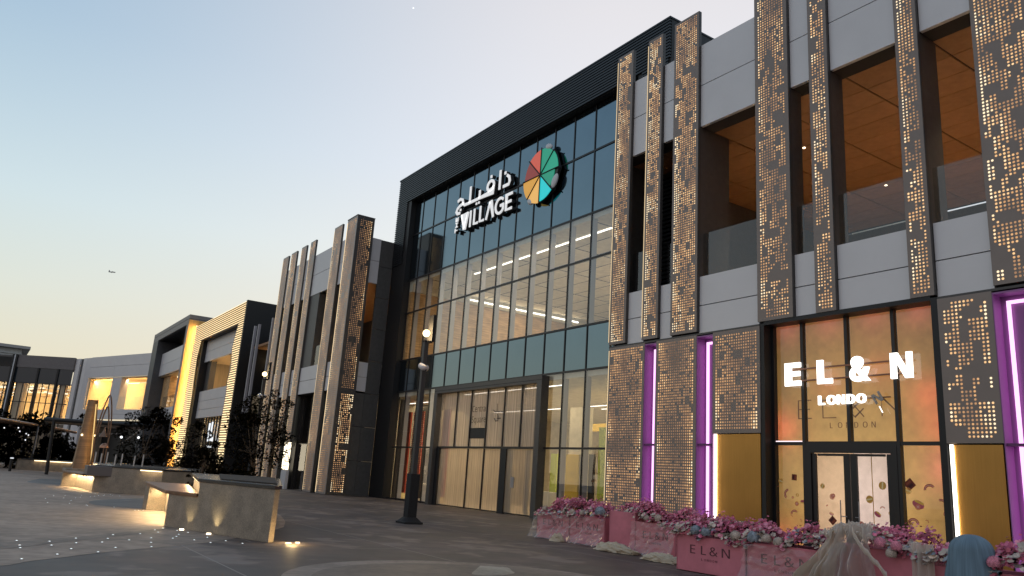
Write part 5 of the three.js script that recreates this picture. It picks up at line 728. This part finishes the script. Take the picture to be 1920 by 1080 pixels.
{
  box('pink EL&N planter in crinkled clear film, farthest from the cafe door', -19.65, -18.12, -15.5, -14.5, 0.77, true); flowers('pink flower mound in the farthest pink planter', -19.6, -18.15, -15.4, -14.55, 0.75, 0.36, 501, { blue: [[-19.3, 0.85, -14.5, 4, 0.07], [-18.3, 0.82, -14.48, 4, 0.07]] });
  box('pink EL&N planter in crinkled film, second from the far end', -18.08, -16.58, -15.6, -14.5, 0.79, true); flowers('pink flower mound with a blue hydrangea, second from the far end', -18.05, -16.62, -15.5, -14.55, 0.77, 0.36, 511, { blue: [[-16.8, 0.92, -14.5, 5, 0.13], [-17.5, 0.84, -14.46, 4, 0.07], [-17.95, 0.84, -14.46, 4, 0.07]] });
  box('plain taller pink planter with no lettering', -16.35, -15.36, -15.4, -14.46, 0.99, false); flowers('rose pink blossoms on the taller plain planter', -16.3, -15.2, -15.35, -14.7, 0.97, 0.26, 521, { dens: 480 });
  box('pink EL&N planter loosely wrapped, standing behind the sharp lettered one', -15.3, -13.9, -15.3, -14.42, 0.79, true); flowers('pink flowers spilling over the loosely wrapped planter', -15.4, -13.8, -15.2, -14.5, 0.79, 0.44, 531, { blue: [[-14.5, 0.92, -14.42, 4, 0.08], [-14.9, 0.9, -14.42, 4, 0.07]] });
  box('clean pink planter with crisp EL&N LONDON lettering', -12.3, -10.5, -13.7, -12.8, 0.72, true); flowers('long row of pink flowers with white and blue blooms over the crisp lettered planter', -12.4, -10.4, -13.6, -12.85, 0.72, 0.36, 541, { white: 0.45, blue: [[-11.75, 0.83, -12.78, 5, 0.1], [-11.45, 0.83, -12.78, 5, 0.11], [-12.2, 0.84, -12.78, 4, 0.09], [-10.7, 0.82, -12.76, 4, 0.09]] });
  box('film covered pink EL&N planter nearest the gauze', -10.45, -8.75, -13.7, -12.8, 0.74, true); flowers('pink flowers beside the gauze with pale and blue blooms', -10.42, -8.6, -13.6, -12.85, 0.74, 0.36, 551, { white: 0.4, blue: [[-10.25, 0.83, -12.76, 5, 0.12], [-9.7, 0.8, -12.76, 4, 0.08], [-9.95, 0.84, -12.74, 4, 0.08]] });
  box('small pink planter showing between the gauze and the blue cloth', -8.3, -6.75, -13.5, -12.55, 0.9, false); flowers('full pink rose cluster rising inside the gauze', -7.85, -7.0, -13.4, -12.6, 0.9, 0.42, 561, { white: 0.4, blue: [[-7.5, 1.0, -12.45, 2, 0.08], [-7.3, 0.86, -12.42, 4, 0.07], [-7.2, 0.98, -12.4, 2, 0.07], [-8.2, 0.86, -12.42, 4, 0.08]] });
  box('pink planter under dark roses right of the blue cloth', -6.85, -5.0, -13.4, -12.5, 0.76, false); flowers('pink and grey blossoms under the blue cloth edge', -6.85, -6.3, -13.3, -12.5, 0.78, 0.26, 571, { white: 0.8 }); flowers('dark shaded roses at the right picture edge', -5.85, -4.9, -13.3, -12.5, 0.78, 0.34, 581, { white: 0.4, blue: [[-5.75, 0.9, -12.4, 2, 0.08]] });
  // clear film over four planters
  let k = 0; for (const [x0, x1, z, h, l, sd] of [[-19.72, -18.05, -14.44, 0.72, 'clear crinkled film over the farthest pink planter', 3], [-18.1, -16.5, -14.44, 0.74, 'clear crinkled film over the second pink planter', 5], [-15.36, -13.84, -14.36, 0.78, 'clear film hanging in diagonal folds over the loosely wrapped planter', 7], [-10.48, -8.8, -12.73, 0.7, 'clear film smoothed over the planter nearest the gauze', 9]]) {
    const t = thing('plastic_film', l, 'plastic film', [(x0 + x1) / 2, 0, z]); cloth((u, v) => { const x = mix(x0, x1, u), y = mix(h, 0.02, v), flare = Math.pow(v, 4) * 0.22; return [x + crumple(u * 2, v * 2, sd + 40, 0.06), y + crumple(u * 3, v, sd + 60, 0.02) + 0.01, z + 0.05 + crumple(u * (x1 - x0) + v * 0.8, v * 1.2 - u, sd, 0.09) + flare * (0.5 + vnoise(u * 6, 1, sd))]; }, 44, 26, wrapM, 'film', t); k++;
  }
  // bunched wrapping on the ground
  for (const [x, z, lx, lz, h, l, sd] of [[-15.6, -14.0, 0.75, 0.28, 0.19, 'bunched cream wrapping on the ground before the plain planter', 11], [-13.5, -13.6, 0.6, 0.25, 0.16, 'crumpled cream wrapping left of the crisp lettered planter', 13], [-18.2, -14.15, 0.25, 0.16, 0.2, 'small twist of wrapping between the two farthest planters', 17]]) { const t = thing('wrapping_bundle', l, 'wrapping', [x, 0, z]); cloth((u, v) => { const a = u * 6.283, q = Math.sin(v * 1.571), rr = 1 + crumple(Math.cos(a) * 0.8 + 3, Math.sin(a) * 0.8 + v * 1.4, sd, 0.75); return [x + Math.cos(a) * lx * q * rr, 0.015 + h * Math.cos(v * 1.571) * (0.75 + 0.9 * (crumple(Math.cos(a) * q + 2, Math.sin(a) * q, sd + 3, 1) + 0.3)), z + Math.sin(a) * lz * q * rr]; }, 56, 18, creamWrap, 'sheet', t); }
  // gauze drapes
  const g = thing('gauze_drape', 'beige gauze gathered and hung in folds over the flowers before the door', 'drape', [-8.6, 0, -12.4]);
  const fold = (u, a, s) => a * (Math.sin(u * 21 + s) * 0.5 + Math.sin(u * 9 + s * 2) * 0.5 + 0.6 * (vnoise(u * 14, 0.5, 77 + s) - 0.5));
  // loose swathes gathered to the left, a veil over the middle, a hem sweeping down to the right
  const swath = (t0, t1, b0, b1, yt, yb, zt, zb, sd, amp, n, m, nm = 'fold') => cloth((u, v) => {
    const e = Math.pow(v, 1.15), w1 = vnoise(u * n + v * 1.4, v * 1.5 + sd, sd) - 0.5, w2 = vnoise(u * n * 2 - v * 1.6, v * 1.7, sd + 7) - 0.5, w3 = vnoise(u * n * 5, v * 9, sd + 13) - 0.5, k = amp * (0.25 + 0.75 * v);
    return [mix(mix(t0, t1, u), mix(b0, b1, u), e) + 0.1 * w2 * v, mix(yt, yb, v) + 0.07 * w1 * (1 - v) + 0.03 * w3, mix(zt, zb, v) + k * (1.6 * w1 + 0.75 * w2 + 0.08 * w3)];
  }, 90, 40, m, nm, g);
  swath(-8.5, -8.16, -9.3, -8.6, 1.08, 0.03, -12.48, -12.26, 1, 0.5, 4, gauzeM); swath(-8.34, -8.06, -8.8, -8.3, 1.16, 0.03, -12.4, -12.2, 22, 0.44, 3, gauzeM);
  swath(-8.1, -7.66, -8.42, -7.3, 1.25, 0.2, -12.32, -12.12, 64, 0.36, 4, veilM, 'veil');
  cloth((u, v) => { const a = u * 6.283, t = v, x = mix(-7.76, -7.2, t), y = 1.2 - 0.62 * Math.pow(t, 0.6) + 0.08 * (vnoise(t * 6, 2, 88) - 0.5), r = 0.035 + 0.03 * vnoise(t * 11, u * 3, 55); return [x + r * 0.6 * Math.cos(a), y + r * Math.sin(a), -12.12 + r * Math.cos(a) + 0.05 * vnoise(t * 7, 1, 12)]; }, 14, 60, gauzeM, 'hem_roll', g);
  cloth((u, v) => { const x = mix(-8.55, -7.62, u), y = 1.17 + 0.08 * Math.sin(u * 3.14) + crumple(u * 3, v * 2, 91, 0.3) - 0.14 * v, z = mix(-12.9, -12.3, v); return [x, y, z]; }, 54, 26, gauzeM, 'top', g);
  const g2 = thing('gauze_drape', 'narrow strip of grey gauze hanging beside the small pink planter', 'drape', [-6.9, 0, -12.4]); cloth((u, v) => { const x = mix(-7.02, -6.62, u) + 0.05 * v, y = 1.06 - 1.05 * v; return [x, y, -12.44 + 0.1 * v + fold(u, 0.07, 5)]; }, 34, 18, gauzeM, 'fold', g2); cloth((u, v) => [mix(-7.7, -6.9, u), 1.16 - 0.14 * u + crumple(u * 3, v * 2, 95, 0.08) - 0.1 * v, mix(-13, -12.42, v)], 30, 12, gauzeM, 'top', g2);
  const bc = thing('blue_cloth', 'dusty blue cloth thrown over a rounded shape at the lower right', 'cloth', [-6.1, 0, -12.4]);
  cloth((u, v) => { const a = mix(-0.4, 3.54, u), q = Math.min(1, v * 2.4), d = Math.max(0, v - 0.42), rx = mix(0.02, 0.3, Math.sin(q * 1.571)) + d * 0.32, rz = mix(0.02, 0.3, Math.sin(q * 1.571)) + d * 0.2, y = v < 0.42 ? 1.02 + 0.24 * Math.cos(q * 1.571) : 1.02 - d * 1.75; const f = 1 + 0.45 * q * (vnoise(u * 9 + d, v * 2, 35) - 0.5) * (0.3 + d) + 0.22 * q * (vnoise(u * 17, v * 3, 33) - 0.5) * (0.4 + d) - (u > 0.3 && u < 0.34 ? 0.2 * d : 0); return [-6.12 - Math.cos(a) * rx * f, y, -12.55 + Math.sin(a) * rz * f]; }, 90, 34, blueM, 'cloth', bc);
  part('inner_stand', [cyl(0.22, 0.2, 0.98, -6.12, 0.02, -12.55, 18)], M.pinkEdge, bc);
}

// ---------------------------------------------------------------- things in the sky
{
  const t = thing('airplane', 'tiny airplane low in the pale sky at the left', 'airplane', [-877.3, 182.8, -87]); OFF.set(t, [0, 0, 0]);
  t.rotation.set(0, 0.1, 0);
  const m = std([0.25, 0.24, 0.26], 0.5); part('fuselage', new THREE.CapsuleGeometry(0.5, 5.6, 6, 12).rotateX(Math.PI / 2).rotateX(0.12), m, t); part('wing', [bx(-3.4, 3.4, -0.08, 0.08, -0.6, 0.5)], m, t); part('tail', [bx(-0.06, 0.06, 0.3, 1.5, 2.3, 3.2), bx(-1.2, 1.2, 0.2, 0.3, 2.5, 3.2)], m, t);
  const s = thing('evening_star', 'single white point of light high in the sky', 'star', [-2304.2, 1629.3, -1020.4]); OFF.set(s, [0, 0, 0]); part('disc', new THREE.SphereGeometry(2.6, 12, 8), M.star, s);
}
renderer.render(scene, camera);
